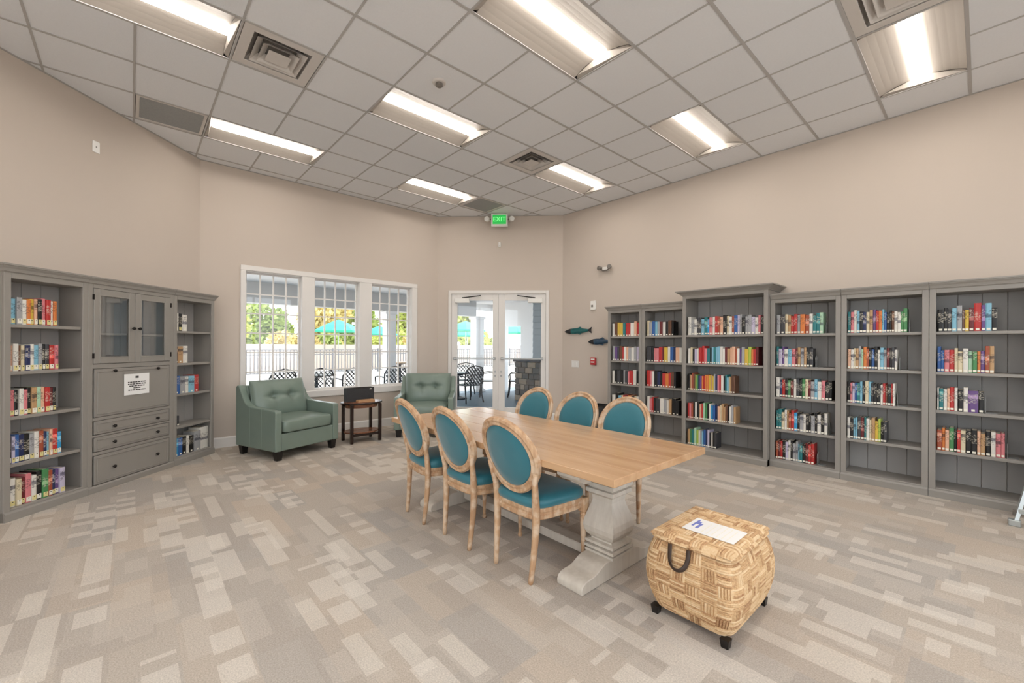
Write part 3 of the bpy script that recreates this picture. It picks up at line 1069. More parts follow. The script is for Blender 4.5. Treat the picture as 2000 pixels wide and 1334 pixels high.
# notice on the desk flap
nb = Vector(left_origin(1.670))
nx = (lx(1.334) + lx(1.044)) / 2
no = Vector((nb.x + math.cos(LA) * nx, nb.y + math.sin(LA) * nx, 0)) + Vector((R2, R2, 0)) * 0.0105
t = thing('notice_sheet', 'white paper notice with dark text fixed to the desk flap', 'notice', (no.x, no.y, 0.998), LA)
part('sheet', MB().box(-.14, .14, -.001, .0, -.108, .108), 'paper', t)
tx = MB()
tx.box(-.018, .018, -.0016, -.001, .062, .084)
rr = random.Random(3)
for i, (wl_, z) in enumerate(((.20, .022), (.20, .002), (.17, -.018), (.08, -.038), (.19, -.060))):
    x = -wl_ / 2
    while x < wl_ / 2 - .006:
        l = rr.uniform(.012, .034)
        tx.box(x, min(x + l, wl_ / 2), -.0016, -.001, z - .005, z + .006)
        x += l + .006
part('printed_text', tx, 'ink', t)['kind'] = 'stuff'

# ------------------------------------------------------------------ books
PAL = {
    'w': ('white', (226, 222, 214), 'd'), 'c': ('cream', (218, 204, 172), 'd'), 'k': ('black', (26, 25, 26), 'l'),
    'r': ('red', (186, 50, 48), 'l'), 'b': ('blue', (52, 96, 160), 'l'), 'n': ('navy', (36, 44, 84), 'l'),
    't': ('teal', (42, 120, 124), 'l'), 'g': ('green', (74, 136, 84), 'l'), 'o': ('orange', (214, 124, 60), 'd'),
    'y': ('yellow', (214, 180, 70), 'd'), 'p': ('pink', (216, 128, 134), 'd'), 'u': ('purple', (104, 76, 132), 'l'),
    'm': ('maroon', (104, 34, 36), 'l'), 'a': ('light blue', (130, 184, 206), 'd'), 's': ('silver grey', (164, 164, 166), 'd'),
    'e': ('tan', (188, 150, 108), 'd'), 'd': ('charcoal', (62, 62, 66), 'l'), 'l': ('lime green', (176, 196, 84), 'd'),
    'f': ('brown', (104, 70, 50), 'l'), 'v': ('lilac', (196, 188, 210), 'd'), 'q': ('bright blue', (50, 152, 206), 'l'),
    'h': ('peach', (228, 180, 150), 'd'), 'i': ('mint', (172, 208, 178), 'd'), 'j': ('rust', (160, 78, 52), 'l'),
}
for k, (nm, c, ink) in PAL.items():
    book_mat('book_' + k, rgb(*c), rgb(48, 44, 48) if ink == 'd' else rgb(214, 206, 188), rgb(int(c[0] * .62), int(c[1] * .62), int(c[2] * .66)) if ink == 'd' else rgb(min(255, c[0] + 70), min(255, c[1] + 66), min(255, c[2] + 60)))
SHN = ['top', 'second', 'third', 'fourth', 'bottom']
ORD = [''] + 'first second third fourth fifth sixth seventh eighth ninth tenth eleventh twelfth thirteenth fourteenth fifteenth sixteenth seventeenth eighteenth nineteenth twentieth'.split()
ORD += ['twenty-' + w_ for w_ in ORD[1:10]]
CN = {'A': 'bookcase beside the fish', 'B': 'bookcase between fish end and tall one', 'C': 'tall bookcase', 'D': 'bookcase just past the tall one',
      'E': 'second bookcase past the tall one', 'F': 'bookcase by the stepladder', 'L': 'bookcase far from the windows', 'N': 'bookcase by the windows'}
def cover_poly(tk, d):
    b = 0.0028
    h = tk / 2
    return [(-h, d), (-h, .004), (-h * .55, .0006), (h * .55, .0006), (h, .004), (h, d), (h - b, d), (h - b, .007), (-h + b, .007), (-h + b, d)]
stuff_mb = {}
nbook = [0]
rb = random.Random(11)
def shelf_books(case, si, cols, x0, x1, z, as_stuff=False, tilt_last=0.0, front=0.042, hts=(0.205, 0.245), wts=None, depth=0.155, dots=False, special=None):
    loc, ang, w, st = CASES[case]
    n = len(cols)
    ws = list(wts) if wts else [rb.uniform(0.7, 1.35) for _ in cols]
    tot = sum(ws)
    ws = [v * (x1 - x0) / tot for v in ws]
    x = x0
    R = Matrix.Rotation(ang, 4, 'Z')
    for i, c in enumerate(cols):
        tk = ws[i] - 0.0012
        cx = x + ws[i] / 2
        x += ws[i]
        if c == ' ':
            continue
        hgt = rb.uniform(*hts)
        dep = min(depth, depth * rb.uniform(.9, 1.02))
        if special and i in special:
            hgt = special[i]
        fy = front + rb.uniform(-.006, .010)
        p = loc + R @ Vector((cx, fy, z + 0.0006))
        if as_stuff:
            mb = stuff_mb.setdefault(c, MB())
            T4 = Matrix.Translation(p) @ R
            t_ = MB().prism(cover_poly(tk, dep), 0, hgt)
            mb.add([(T4 @ Vector(v))[:] for v in t_.v], t_.f)
            pg = stuff_mb.setdefault('page', MB())
            t_ = MB().box(-tk / 2 + .003, tk / 2 - .003, .0075, dep - .004, .003, hgt - .003)
            pg.add([(T4 @ Vector(v))[:] for v in t_.v], t_.f)
            stk = stuff_mb.setdefault('sticker', MB())
            hh = min(tk * .34, .011)
            t_ = MB().box(-hh, hh, -.0008, .0008, .008, .024)
            stk.add([(T4 @ Vector(v))[:] for v in t_.v], t_.f)
            continue
        nbook[0] += 1
        o = put('book', MB().prism(cover_poly(tk, dep), 0, hgt).mesh('book', [M('book_' + c)]), None, p, (0, 0, ang))
        size = 'thin ' if tk < .024 else ('thick ' if tk > .048 else '')
        if case in 'LN':
            lb = '%s%s book, %s from outer upright, %s shelf, %s' % (size, PAL[c][0], ORD[i + 1], SHN[si], CN[case])
        else:
            lb = '%s%s book, %s from fish end, %s shelf, %s' % (size, PAL[c][0], ORD[i + 1], SHN[si], CN[case])
        tag(o, lb, 'book', 'books on the grey shelves')
        part('pages', MB().box(-tk / 2 + .003, tk / 2 - .003, .0075, dep - .004, .003, hgt - .003), 'page', o)
        hh = min(tk * .42, .017 if dots else .011)
        s = part('spine_label', MB().box(-hh, hh, -.0006, .0012, .008, .046 if dots else .026), 'sticker_yellow' if dots and i % 2 else 'sticker', o)
        if dots:
            part('dot', MB().lathe([(0, 0), (.0045, 0), (.0045, .001), (0, .001)], 8), 'ink', s, loc=(0, -.0004, .036), rot=(PI / 2, 0, 0))

def X(case, xw):
    return xw - CASES[case][0].x
def bookend(case, xl, z, lb):
    loc, ang, w, st = CASES[case]
    p = loc + Matrix.Rotation(ang, 4, 'Z') @ Vector((xl, .07, z + .0005))
    o = thing('bookend', lb, 'bookend', p, ang, 'metal bookends on the shelves')
    pr = [(0, 0), (.1, 0), (.1, .09), (.085, .125), (.05, .14), (.015, .125), (0, .09)]
    part('upright_plate', MB().prism(pr, .0005, .0022, 'X'), 'bookend', o)
    part('foot_plate', MB().box(.0022, .07, 0, .1, 0, .0016), 'bookend', o)

# left wall (12 or so books a shelf, stickers with black dots)
L0 = .048
def LX(tt):
    return 2.297 - tt
rows = [('waswewhkprwo', 1.898, None, None), ('hwfcnwaskdrp', 1.888, None, None), ('kpktwpkeihrmk', 1.902, None, None), ('kvbnkswjnahrq', 1.853, None, None), ('swcmpwkgjnuv', 1.83, None, None)]
rows = [('waswoyhkprwo', 1.898), ('hwfcnwaskdrp', 1.888), ('kpkwpkeihrmk', 1.902), ('kvbnkswjnahrq', 1.853), ('swcmpwkgjnuv', 1.83)]
for si, (cs, te) in enumerate(rows):
    sp = {12: .19} if si == 3 else None
    shelf_books('L', si, cs, L0, LX(te), SH[si], dots=True, hts=(.205, .228) if si != 4 else (.20, .245), front=.034, special=sp, depth=.16)
def NX(tt):
    return .722 - tt
for si, (cs, a, b, wts, sp) in enumerate([('wkw', .672, .494, (1.2, 1, 1.3), None), ('few', .672, .477, (.7, 1.2, 1), None), ('bswar', .672, .308, (1.2, 1, .8, 1.2, 1), None), ('kd', .660, .591, (1, 1), {0: .19, 1: .12}), ('qbkwksw', .672, .143, (.8, .7, .8, .5, .9, 1.2, 1.7), {5: .24, 6: .27})]):
    shelf_books('N', si, cs, NX(a), NX(b), SH[si], front=.036, wts=wts, special=sp, hts=(.195, .215), dots=(si == 0))

# the row on the long wall
z = SH
F0 = ['kkdasfyfrpak', 'bsrwwigfupoe', 'wtwhrhkskuqq', 'jhoykrcwkkeecksp']
F0 = ['kkdasfymruak', 'bbprccwigouje', 'wtwhrwksukb', 'johgkrckkhekwpp']
FE = [.087, .070, .010, .135]
for si, cs in enumerate(F0):
    sp = {0: {4: .24, 8: .255, 10: .25, 9: .235}, 1: {0: .24, 4: .225, 11: .245, 12: .245}}.get(si)
    wt = [1.4, .8, .9, 1, 1.15, .6, .8, 1, 1.5, .8, 1.2, 1.1] if si == 0 else ([.7, .6, 1, 1, .8, 1, 1, 1, 1.9, 1, .8] if si == 2 else None)
    if si == 2:
        cs, wt = 'wtwhrwkwuk', [.5, 1.1, .9, .7, 1.1, .8, 1.4, 1.1, 2.4, 1.3]
    shelf_books('F', si, cs, X('F', -.290), X('F', FE[si]), z[si], special=sp, wts=wt, hts=(.19, .225))
E0 = ['tpwaknceuroabkkfwwgg', 'hwcesiojkbkwasmkdw', 'kpvbtakcadkkwrfkrw', 'wkaadmtwceylkd']
EE = [-.502, -.575, -.590, -.652]
for si, cs in enumerate(E0):
    shelf_books('E', si, cs, X('E', -.972), X('E', EE[si]), z[si], hts=(.20, .24))
D0 = ['sdcerrsojwtti', 'tvuwapmesekd', 'wnrkgmwdkgcmsawpkk', 'ttcwejrqkswkkskwkw', 'jmrkvwkssatkmrr']
DE = [-1.19, -1.284, -1.108, -1.148, -1.269]
for si, cs in enumerate(D0):
    shelf_books('D', si, cs, X('D', -1.648), X('D', DE[si]), z[si], hts=(.195, .235))
C0 = ['wswddatqpwrjhkcwjbvskssvwpk', 'wckvwrrptkataawwmehhjwusylorm', 'kehjflgnuorooyeysnprwktaceff', 'rpjkwkhrigkwqbnhceefkwse', 'egtilwsabnvkwkd']
CE = [-1.756, -1.816, -2.084, -2.076, -2.306]
for si, cs in enumerate(C0):
    shelf_books('C', si, cs, X('C', -2.690), X('C', CE[si]), z[si], as_stuff=si in (1, 2, 3, 4), hts=(.20, .25) if si == 0 else (.195, .235), front=.05)
B0 = ['csbasmwkfk', 'ddkpprmywbnhw', 'rpwknkrorfk', 'wprkdwswekk']
BE = [-2.94, -2.812, -2.90, -2.85]
for si, cs in enumerate(B0):
    shelf_books('B', si, cs, X('B', -3.355), X('B', BE[si]), z[si], as_stuff=True, hts=(.195, .23))
A0 = ['wfyytrrwhr', 'sudfrwhswsv', 'wkdksdprwk', 'wkacrmokcw']
for si, cs in enumerate(A0):
    shelf_books('A', si, cs, X('A', -3.965), X('A', -3.475), z[si], as_stuff=True, hts=(.195, .23))
mb = MB()
mats, idx = [], []
for k, b in stuff_mb.items():
    mats.append(M('book_' + k) if k in PAL else M(k))
    idx += [len(mats) - 1] * len(b.f)
    mb.add(b.v, b.f)
me = mb.mesh('books', mats)
me.polygons.foreach_set('material_index', idx)
o = put('shelved_books', me)
tag(o, 'crowded rows of mixed books filling the shelves at the fish ornament end', 'books')
o['kind'] = 'stuff'
bookend('D', X('D', -1.17), z[0], 'metal bookend on the top shelf of the bookcase just past the tall one')
bookend('D', X('D', -1.265), z[1], 'metal bookend on the second shelf of the bookcase just past the tall one')
bookend('D', X('D', -1.135), z[3], 'metal bookend on the fourth shelf of the bookcase just past the tall one')
bookend('D', X('D', -1.245), z[4], 'metal bookend on the bottom shelf of the bookcase just past the tall one')
bookend('E', X('E', -.49), z[0], 'metal bookend on the top shelf of the second bookcase past the tall one')
bookend('E', X('E', -.56), z[1], 'metal bookend on the second shelf of the second bookcase past the tall one')
bookend('E', X('E', -.575), z[2], 'metal bookend on the third shelf of the second bookcase past the tall one')
bookend('F', X('F', .020), z[2], 'metal bookend on the third shelf of the bookcase by the stepladder')
bookend('F', X('F', .147), z[3], 'metal bookend on the fourth shelf of the bookcase by the stepladder')

# ------------------------------------------------------------------ dining table
TX0, TX1, TY0, TY1, TT = -3.615, -1.212, 1.775, 2.800, 0.758
t = thing('dining_table', 'long trestle dining table with pale brown plank top and whitewashed pedestals', 'table', ((TX0 + TX1) / 2, (TY0 + TY1) / 2, 0))
hx, hy = (TX1 - TX0) / 2, (TY1 - TY0) / 2
npk = 5
pwid = 2 * hy / npk
for k in range(npk):
    part('top_plank', MB().box(-hx, hx, -hy + k * pwid + .0006, -hy + (k + 1) * pwid - .0006, TT - .042, TT, .003), 'table_top', t)
part('apron', MB().box(-hx + .28, hx - .28, -.30, -.27, TT - .10, TT - .042, .003), 'table_base', t)
part('apron', MB().box(-hx + .28, hx - .28, .27, .30, TT - .10, TT - .042, .003), 'table_base', t)
PX = (-1.605 - (TX0 + TX1) / 2)
for s in (1, -1):
    px_ = PX * s
    hb = [(.12, .38, TT - .042), (.12, .38, TT - .085), (.075, .11, TT - .10), (.075, .11, .575)]
    part('top_cleat', MB().rects([(.085, .36, TT - .13), (.085, .40, TT - .10), (.085, .40, TT - .042)], px_, 0), 'table_base', t)
    pr = [(.075, .085, TT - .13), (.075, .085, .598), (.108, .108, .592), (.108, .108, .572), (.086, .086, .569), (.086, .086, .557), (.108, .108, .554), (.108, .108, .532), (.086, .086, .529), (.086, .086, .517), (.104, .104, .514), (.104, .104, .490), (.076, .076, .470), (.072, .072, .440), (.080, .080, .405), (.098, .098, .355), (.111, .111, .310), (.115, .115, .275), (.110, .110, .245), (.096, .096, .218), (.078, .078, .200), (.078, .078, .190), (.106, .106, .186), (.106, .106, .170), (.086, .086, .167), (.086, .086, .158), (.110, .110, .155), (.110, .110, .139), (.088, .088, .136), (.088, .088, .128), (.106, .106, .125), (.106, .106, .110)]
    part('pedestal', MB().rects(pr[::-1], px_, 0), 'table_base', t)
    half = [(-.385, 0.0), (-.388, .030), (-.378, .052), (-.350, .066), (-.315, .070), (-.280, .070), (-.245, .078), (-.205, .098), (-.165, .112)]
    prof = half + [(-p, q) for p, q in half[::-1]]
    part('foot', MB().prism(prof, px_ - .095, px_ + .095, 'X'), 'table_base', t, bevel=.006)
part('stretcher', MB().box(-PX + .10, PX - .10, -.05, .05, .04, .10, .004), 'table_base', t)
part('upper_rail', MB().box(-PX + .075, PX - .075, -.04, .04, TT - .16, TT - .09, .004), 'table_base', t)

# ------------------------------------------------------------------ dining chairs
def make_chair():
    t = thing('dining_chair', 'x', 'chair', (0, 0, 0), 0, 'teal oval-back dining chairs')
    # seat rail: bowed trapezoid ring
    def outline(gw, n=28):
        pts = []
        for i in range(n):
            a = 2 * PI * i / n
            cx, sy = math.cos(a), math.sin(a)
            e = .45
            x = math.copysign(abs(cx) ** e, cx)
            y = math.copysign(abs(sy) ** e, sy)
            wx = .245 + gw if y > 0 else .245 + gw
            wx = (.225 + .022 * y) + gw
            pts.append((x * wx, y * (.225 + gw)))
        return pts
    o1 = outline(0.0)
    mb = MB()
    r = lambda g_, z: [(x, y, z) for x, y in outline(g_)]
    mb.loft([r(-.03, .375), r(-.004, .375), r(.0, .382), r(.0, .400), r(-.006, .405), r(-.006, .415), r(.0, .420), r(.0, .440), r(-.008, .447), r(-.03, .447)])
    part('seat_rail', mb, 'chair_wood', t)
    mb = MB()
    rings = [r(-.012, .435), r(-.002, .445), r(.006, .462), r(.005, .482), r(-.010, .502), r(-.05, .516), r(-.12, .523), r(-.20, .525)]
    mb.loft(rings)
    part('seat_cushion', mb, 'velvet', t, smooth=True)
    fl = [(0.0, .0), (.012, .0), (.016, .006), (.017, .016), (.012, .026), (.014, .03), (.011, .036), (.0125, .06), (.022, .31), (.018, .318), (.024, .326), (.024, .334), (.019, .342), (.026, .35), (.0, .35)]
    for s in (-1, 1):
        lg = MB().lathe(fl, 12, s * .222, .190)
        lg.box(s * .222 - .026, s * .222 + .026, .164, .216, .348, .440, .004)
        part('leg', lg, 'chair_wood', t)
        # rear leg: raked back slightly and running up to the oval
        pts = [(s * .160, -.228, 0.0), (s * .162, -.226, .02), (s * .168, -.216, .12), (s * .174, -.206, .25), (s * .178, -.202, .36), (s * .178, -.204, .45), (s * .182, -.214, .53), (s * .196, -.232, .61), (s * .210, -.245, .67)]
        part('leg', MB().tube(pts, [.013, .016, .018, .021, .024, .024, .021, .018, .014], 8, up=(0, 1, 0)), 'chair_wood', t, smooth=True)
    # oval back, leaning
    cz, ax, az = .748, .222, .228
    lean = math.radians(18)
    def P(u, v, d=0.0):
        """u across, v up the oval, d behind (-) / front (+)"""
        yb = -.248 - .036 * (1 - (u / .24) ** 2)      # the back curves round the sitter
        return (u, yb - v * math.sin(lean) + d * math.cos(lean), cz + v * math.cos(lean) + d * math.sin(lean))
    def egg(a, k=1.0, off=0.0):
        u = math.sin(a)
        v = math.cos(a)
        return ((ax * (1 + .03 * v) + off) * u * k, (az + off) * v * k)
    nseg = 40
    prof = [(-.026, -.012), (-.018, -.019), (-.004, -.015), (.012, -.021), (.024, -.012), (.024, .012), (.012, .021), (-.004, .015), (-.018, .019), (-.026, .012)]
    rings = []
    for i in range(nseg):
        a = 2 * PI * i / nseg
        rings.append([P(*egg(a, 1.0, o_), d) for o_, d in prof])
    rings.append(rings[0])
    part('back_frame', MB().loft(rings, cap=False), 'chair_wood', t)
    rings = []
    for k, d in ((0.93, .006), (.90, .016), (.80, .026), (.6, .034), (.35, .038), (.03, .039)):
        rings.append([P(*egg(2 * PI * i / nseg, k, -.008), d) for i in range(nseg)])
    part('back_cushion', MB().loft(rings), 'velvet', t, smooth=True)
    rings = []
    for k, d in ((0.93, -.006), (.88, -.012), (.6, -.017), (.03, -.018)):
        rings.append([P(*egg(2 * PI * i / nseg, k, -.008), d) for i in range(nseg)])
    part('back_panel', MB().loft(rings), 'velvet', t, smooth=True)
    return t
ch = make_chair()
ch.location = (-1.955, 2.002, 0)
ch['label'] = 'teal oval-back chair turned back to the open carpet, nearest the woven basket'
dup(ch, (-2.53, 1.98, 0), -0.025, 'teal oval-back chair turned back to the open carpet, middle of its three')
dup(ch, (-3.095, 1.972, 0), -0.09, 'teal oval-back chair turned back to the open carpet, nearest the armchairs')
dup(ch, (-2.00, 2.800, 0), PI, 'teal oval-back chair on the bookcase side of the table, nearest the tall bookcase')
dup(ch, (-2.51, 2.800, 0), PI, 'teal oval-back chair on the bookcase side of the table, middle of its three')
dup(ch, (-3.05, 2.800, 0), PI + .03, 'teal oval-back chair on the bookcase side of the table, nearest the glass doors')

# ------------------------------------------------------------------ armchairs
def make_armchair():
    t = thing('armchair', 'x', 'armchair', (0, 0, 0), 0, 'green leather armchairs by the window')
    hw = .452
    aw = .085
    arm = [(-.43, .115), (-.435, .86), (-.415, .885), (-.375, .885), (-.345, .86), (-.305, .785), (-.255, .705), (-.20, .655), (-.13, .630), (.0, .622), (.25, .615), (.395, .610), (.415, .59), (.415, .115)]
    for s in (-1, 1):
        x0, x1 = (s * hw, s * (hw - aw)) if s > 0 else (-hw, -hw + aw)
        lo, hi = min(x0, x1), max(x0, x1)
        a = part('arm', MB().prism(arm, lo, hi, 'X'), 'leather_green', t, bevel=.018)
        for yy in (-.12, .13):
            part('seam', MB().box(s * hw - .001, s * hw + .0015, yy - .0015, yy + .0015, .14, .615), 'seam_light', a)
    part('base', MB().box(-hw + aw - .005, hw - aw + .005, -.40, .405, .115, .325), 'leather_green', t, bevel=.015)
    part('back_panel', MB().prism([(-.43, .115), (-.43, .88), (-.33, .88), (-.25, .30), (-.25, .115)], -hw + aw - .004, hw - aw + .004, 'X'), 'leather_green', t, bevel=.02)
    def seatfn(x, y, z):
        return (x, y, z + (.018 * (1 - (x / .33) ** 2) * (1 - (y / .36) ** 2) if z > 0 else 0))
    part('seat_cushion', MB().superell(.353, .355, .080, .25, .16, 48, 18, (0, .075, .405), seatfn), 'leather_green', t, smooth=True)
    lean = math.radians(13)
    btn = [(-.12, .035), (.12, .035)]
    def rot(x, y, z):
        c, s_ = math.cos(lean), math.sin(lean)
        return (x, -.225 + y * c - z * s_, .685 + z * c + y * s_)
    def backy(x, z):
        u, v = x / .372, z / .262
        y = .105 * max(0.0, (1 - abs(u) ** 5) * (1 - abs(v) ** 5)) ** .42
        d = max(math.exp(-(((x - bx) / .055) ** 2 + ((z - bz) / .042) ** 2)) for bx, bz in btn)
        crease = math.exp(-((z - .03) / .024) ** 2) * (1 if abs(x) < .17 else math.exp(-((abs(x) - .17) / .07) ** 2))
        pleat = max(math.exp(-((x - bx - (z - bz) * .15) / .022) ** 2) * max(0, 1 - abs(z - bz) / .2) for bx, bz in btn)
        return y + .03 * (1 - u * u) * (1 - v * v) - .055 * d - .026 * crease - .012 * pleat
    gn, gm = 60, 44
    vs, fs = [], []
    for sgn in (1, -1):
        o_ = len(vs)
        for i in range(gn + 1):
            for j in range(gm + 1):
                x = .372 * math.sin(PI / 2 * (-1 + 2 * i / gn))
                z_ = .262 * math.sin(PI / 2 * (-1 + 2 * j / gm))
                y = backy(x, z_) if sgn > 0 else -.06 * max(0.0, (1 - abs(x / .372) ** 5) * (1 - abs(z_ / .262) ** 5)) ** .42
                vs.append(rot(x, y, z_))
        for i in range(gn):
            for j in range(gm):
                a = o_ + i * (gm + 1) + j
                q = (a, a + gm + 1, a + gm + 2, a + 1)
                fs.append(q if sgn < 0 else q[::-1])
    bk = MB().add(vs, fs)
    bo = part('back_cushion', bk, 'leather_green', t, smooth=True)
    bm = bmesh.new()
    bm.from_mesh(bo.data)
    bmesh.ops.remove_doubles(bm, verts=bm.verts[:], dist=.0004)
    bm.to_mesh(bo.data)
    bm.free()
    for bx, bz in btn:
        p = rot(bx, backy(bx, bz) + .003, bz)
        part('button', MB().superell(.014, .008, .014, 1, 1, 10, 6), 'leather_green', t, loc=p, smooth=True)
    for sx in (-1, 1):
        for yy in (-.37, .36):
            part('foot', MB().rects([(.030, .030, 0), (.042, .042, .118)], sx * .385, yy), 'foot_black', t)
    return t
def face(fx, fy):
    return math.atan2(fy, fx) - PI / 2
ac = make_armchair()
ac.location = (-6.215, 1.585, 0)
ac.rotation_euler = (0, 0, face(.943, .331))
ac['label'] = 'green leather armchair beneath the windows, nearest the grey bookcases'
dup(ac, (-6.075, 3.60, 0), face(.80, -.60), 'green leather armchair in the corner beside the glass doors')

# ------------------------------------------------------------------ side table with box and tray
t = thing('side_table', 'dark wood oval side table with a lower shelf between the armchairs', 'side table', (-6.17, 2.555, 0))
def oval(rx, ry, z, n=36):
    return [(rx * math.cos(2 * PI * i / n), ry * math.sin(2 * PI * i / n), z) for i in range(n)]
part('table_top', MB().loft([oval(.215, .285, .552), oval(.232, .302, .556), oval(.235, .305, .57), oval(.228, .298, .58)]), 'dark_wood', t)
part('top_inlay', MB().loft([oval(.20, .27, .5795), oval(.20, .27, .5815)]), 'reddish_wood', t)
part('apron', MB().loft([oval(.175, .235, .500), oval(.180, .240, .552)]), 'reddish_wood', t)
part('lower_shelf', MB().loft([oval(.185, .25, .135), oval(.19, .255, .14), oval(.19, .255, .155)]), 'reddish_wood', t)
for sx in (-1, 1):
    for sy in (-1, 1):
        part('leg', MB().box(sx * .165 - .02, sx * .165 + .02, sy * .21 - .02, sy * .21 + .02, 0, .553, .003), 'dark_wood', t)
for sx in (-1, 1):
    part('base_rail', MB().box(sx * .165 - .012, sx * .165 + .012, -.19, .19, .10, .135, .002), 'dark_wood', t)
t = thing('storage_box', 'black woven open-top box standing on the side table', 'box', (-6.215, 2.535, .5817))
mb = MB()
for k, (x0, x1, y0, y1) in enumerate(((-.06, .06, -.205, -.195), (-.06, .06, .195, .205), (-.06, -.05, -.195, .195), (.05, .06, -.195, .195))):
    part('side', MB().box(x0, x1, y0, y1, 0, .195, .002), 'black_weave', t)
part('bottom', MB().box(-.05, .05, -.195, .195, 0, .006), 'black_weave', t)
part('rim', MB().tube([(-.056, -.2, .197), (.056, -.2, .197), (.056, .2, .197), (-.056, .2, .197)], .006, 6, closed=True), 'hardware_dark', t)
part('clasp', MB().superell(.012, .022, .012, .8, .8, 12, 8), 'steel', t, loc=(.062, .15, .175), smooth=True)
t = thing('wooden_tray', 'small tan wooden tray lying in front of the black box', 'tray', (-6.055, 2.565, .5817))
part('tray_base', MB().box(-.05, .05, -.125, .125, 0, .028, .004), 'tan_wood', t)
part('tray_lid', MB().box(-.046, .046, -.12, .12, .028, .036, .003), 'tan_wood', t)

# ------------------------------------------------------------------ woven basket ottoman
t = thing('woven_basket', 'square woven seagrass basket ottoman with lid, strap handle and black feet', 'basket', (-0.985, 2.345, 0))
TONE = {}
def strand_tone(*key):
    if key not in TONE:
        TONE[key] = random.uniform(0, 1)
    return TONE[key]
def relief(fu, fv, flip):
    """plaited strands across a block: height and strand number"""
    q = fv if flip else fu
    k = min(4, int(q * 5))
    h = max(0.0, math.sin(PI * (q * 5 - k))) ** .6
    e = min(1.0, 7 * min(fu, 1 - fu, fv, 1 - fv) + .15)
    return h * (.45 + .55 * e), k
def weave_shell(prof, hx0, hy0, nper=120, z_blocks=7, amp=.009, cols=6):
    mb = MB()
    rings, tones = [], []
    N = nper * 4
    for (k, z, zb) in prof:
        ring_ = []
        for i in range(N):
            side, f = divmod(i, nper)
            u = -1 + 2 * f / nper
            rx, ry = hx0 + k, hy0 + k
            cx, cy = [(u, -1), (1, u), (-u, 1), (-1, -u)][side]
            l = max(1.0, (abs(cx) ** 9 + abs(cy) ** 9) ** (1 / 9))
            cx, cy = cx / l, cy / l
            zz = zb * z_blocks
            bu, bv = int((f / nper) * cols), int(zz)
            fu, fv = (f / nper) * cols - bu, max(0, zz - bv)
            h, kk = relief(fu, fv, (bu + bv + side) % 3 != 0)
            d = amp * h
            nx_, ny_ = [(0, -1), (1, 0), (0, 1), (-1, 0)][side]
            ring_.append((cx * rx + nx_ * d, cy * ry + ny_ * d, z))
            tones.append(strand_tone(side, bu, bv, kk, z_blocks))
        rings.append(ring_)
    return mb.loft(rings), tones
def set_tones(o, tones):
    at = o.data.attributes.new('strand', 'FLOAT', 'POINT')
    at.data.foreach_set('value', tones)
prof = []
for i in range(169):
    f = i / 168
    prof.append((.046 * math.sin(PI * f) ** .75 - .014 + .016 * f,   .036 + f * .364, min(f, .999)))
m_, nt, b = new_mat('seagrass')
N_, L_ = nt.nodes, nt.links
tc = N_.new('ShaderNodeTexCoord')
nz = N_.new('ShaderNodeTexNoise')
nz.inputs['Scale'].default_value = 120
nz.inputs['Detail'].default_value = 4
nz.inputs['Roughness'].default_value = .65
L_.new(tc.outputs['Object'], nz.inputs['Vector'])
cr = N_.new('ShaderNodeValToRGB')
cr.color_ramp.elements[0].position = .22
cr.color_ramp.elements[0].color = rgb(156, 110, 74)
cr.color_ramp.elements[1].position = .78
cr.color_ramp.elements[1].color = rgb(234, 208, 170)
e_ = cr.color_ramp.elements.new(.47)
e_.color = rgb(212, 176, 132)
at_ = N_.new('ShaderNodeAttribute')
at_.attribute_name = 'strand'
L_.new(math_node(nt, 'ADD', math_node(nt, 'MULTIPLY', at_.outputs['Fac'], .40), math_node(nt, 'MULTIPLY', nz.outputs[0], .62)), cr.inputs[0])
L_.new(cr.outputs[0], b.inputs['Base Color'])
b.inputs['Roughness'].default_value = .75
bp = N_.new('ShaderNodeBump')
bp.inputs['Strength'].default_value = .5
bp.inputs['Distance'].default_value = .004
L_.new(nz.outputs[0], bp.inputs['Height'])
L_.new(bp.outputs[0], b.inputs['Normal'])
sh, tn_ = weave_shell(prof, .196, .252)
set_tones(part('basket_body', sh, 'seagrass', t), tn_)
# lid: low rim plus a woven top surface
mb = MB()
ln, lm_ = 120, 150
lhx, lhy = .208, .264
vs, fs, tn_ = [], [], []
for i in range(ln + 1):
    for j in range(lm_ + 1):
        u, v = i / ln, j / lm_
        bu, bv = int(min(u, .999) * 6), int(min(v, .999) * 7)
        fu, fv = u * 6 - bu, v * 7 - bv
        h, kk = relief(min(1, fu), min(1, fv), (bu + bv) % 2 == 0)
        d = min(u, 1 - u, v, 1 - v)
        roll = .016 * (1 - max(0, 1 - d / .06) ** 2)
        vs.append((-lhx + 2 * lhx * u, -lhy + 2 * lhy * v, .420 + roll + .006 * h))
        tn_.append(strand_tone('lid', bu, bv, kk))
for i in range(ln):
    for j in range(lm_):
        a = i * (lm_ + 1) + j
        fs.append((a, a + lm_ + 1, a + lm_ + 2, a + 1))
lid = part('lid', MB().add(vs, fs), 'seagrass', t)
set_tones(lid, tn_)
prof = [(k, .402 + .021 * i / 12, min(.999, i / 12)) for i, k in enumerate((.002, .006, .009, .011, .012, .012, .012, .011, .009, .006, .003, .0, -.002))]
sh, tn_ = weave_shell(prof, lhx - .004, lhy - .004, z_blocks=1, amp=.004, cols=12)
set_tones(part('lid_rim', sh, 'seagrass', lid), tn_)
for sx in (-1, 1):
    for sy in (-1, 1):
        part('foot', MB().rects([(.016, .016, 0), (.021, .021, .042)], sx * .178, sy * .25), 'foot_black', t)
st = MB()
pts = []
for i in range(17):
    a = PI * (i / 16)
    pts.append((-.035 - .048 * math.cos(a), -.287 - .032 * math.sin(a), .408 - .105 * math.sin(a) ** .5))
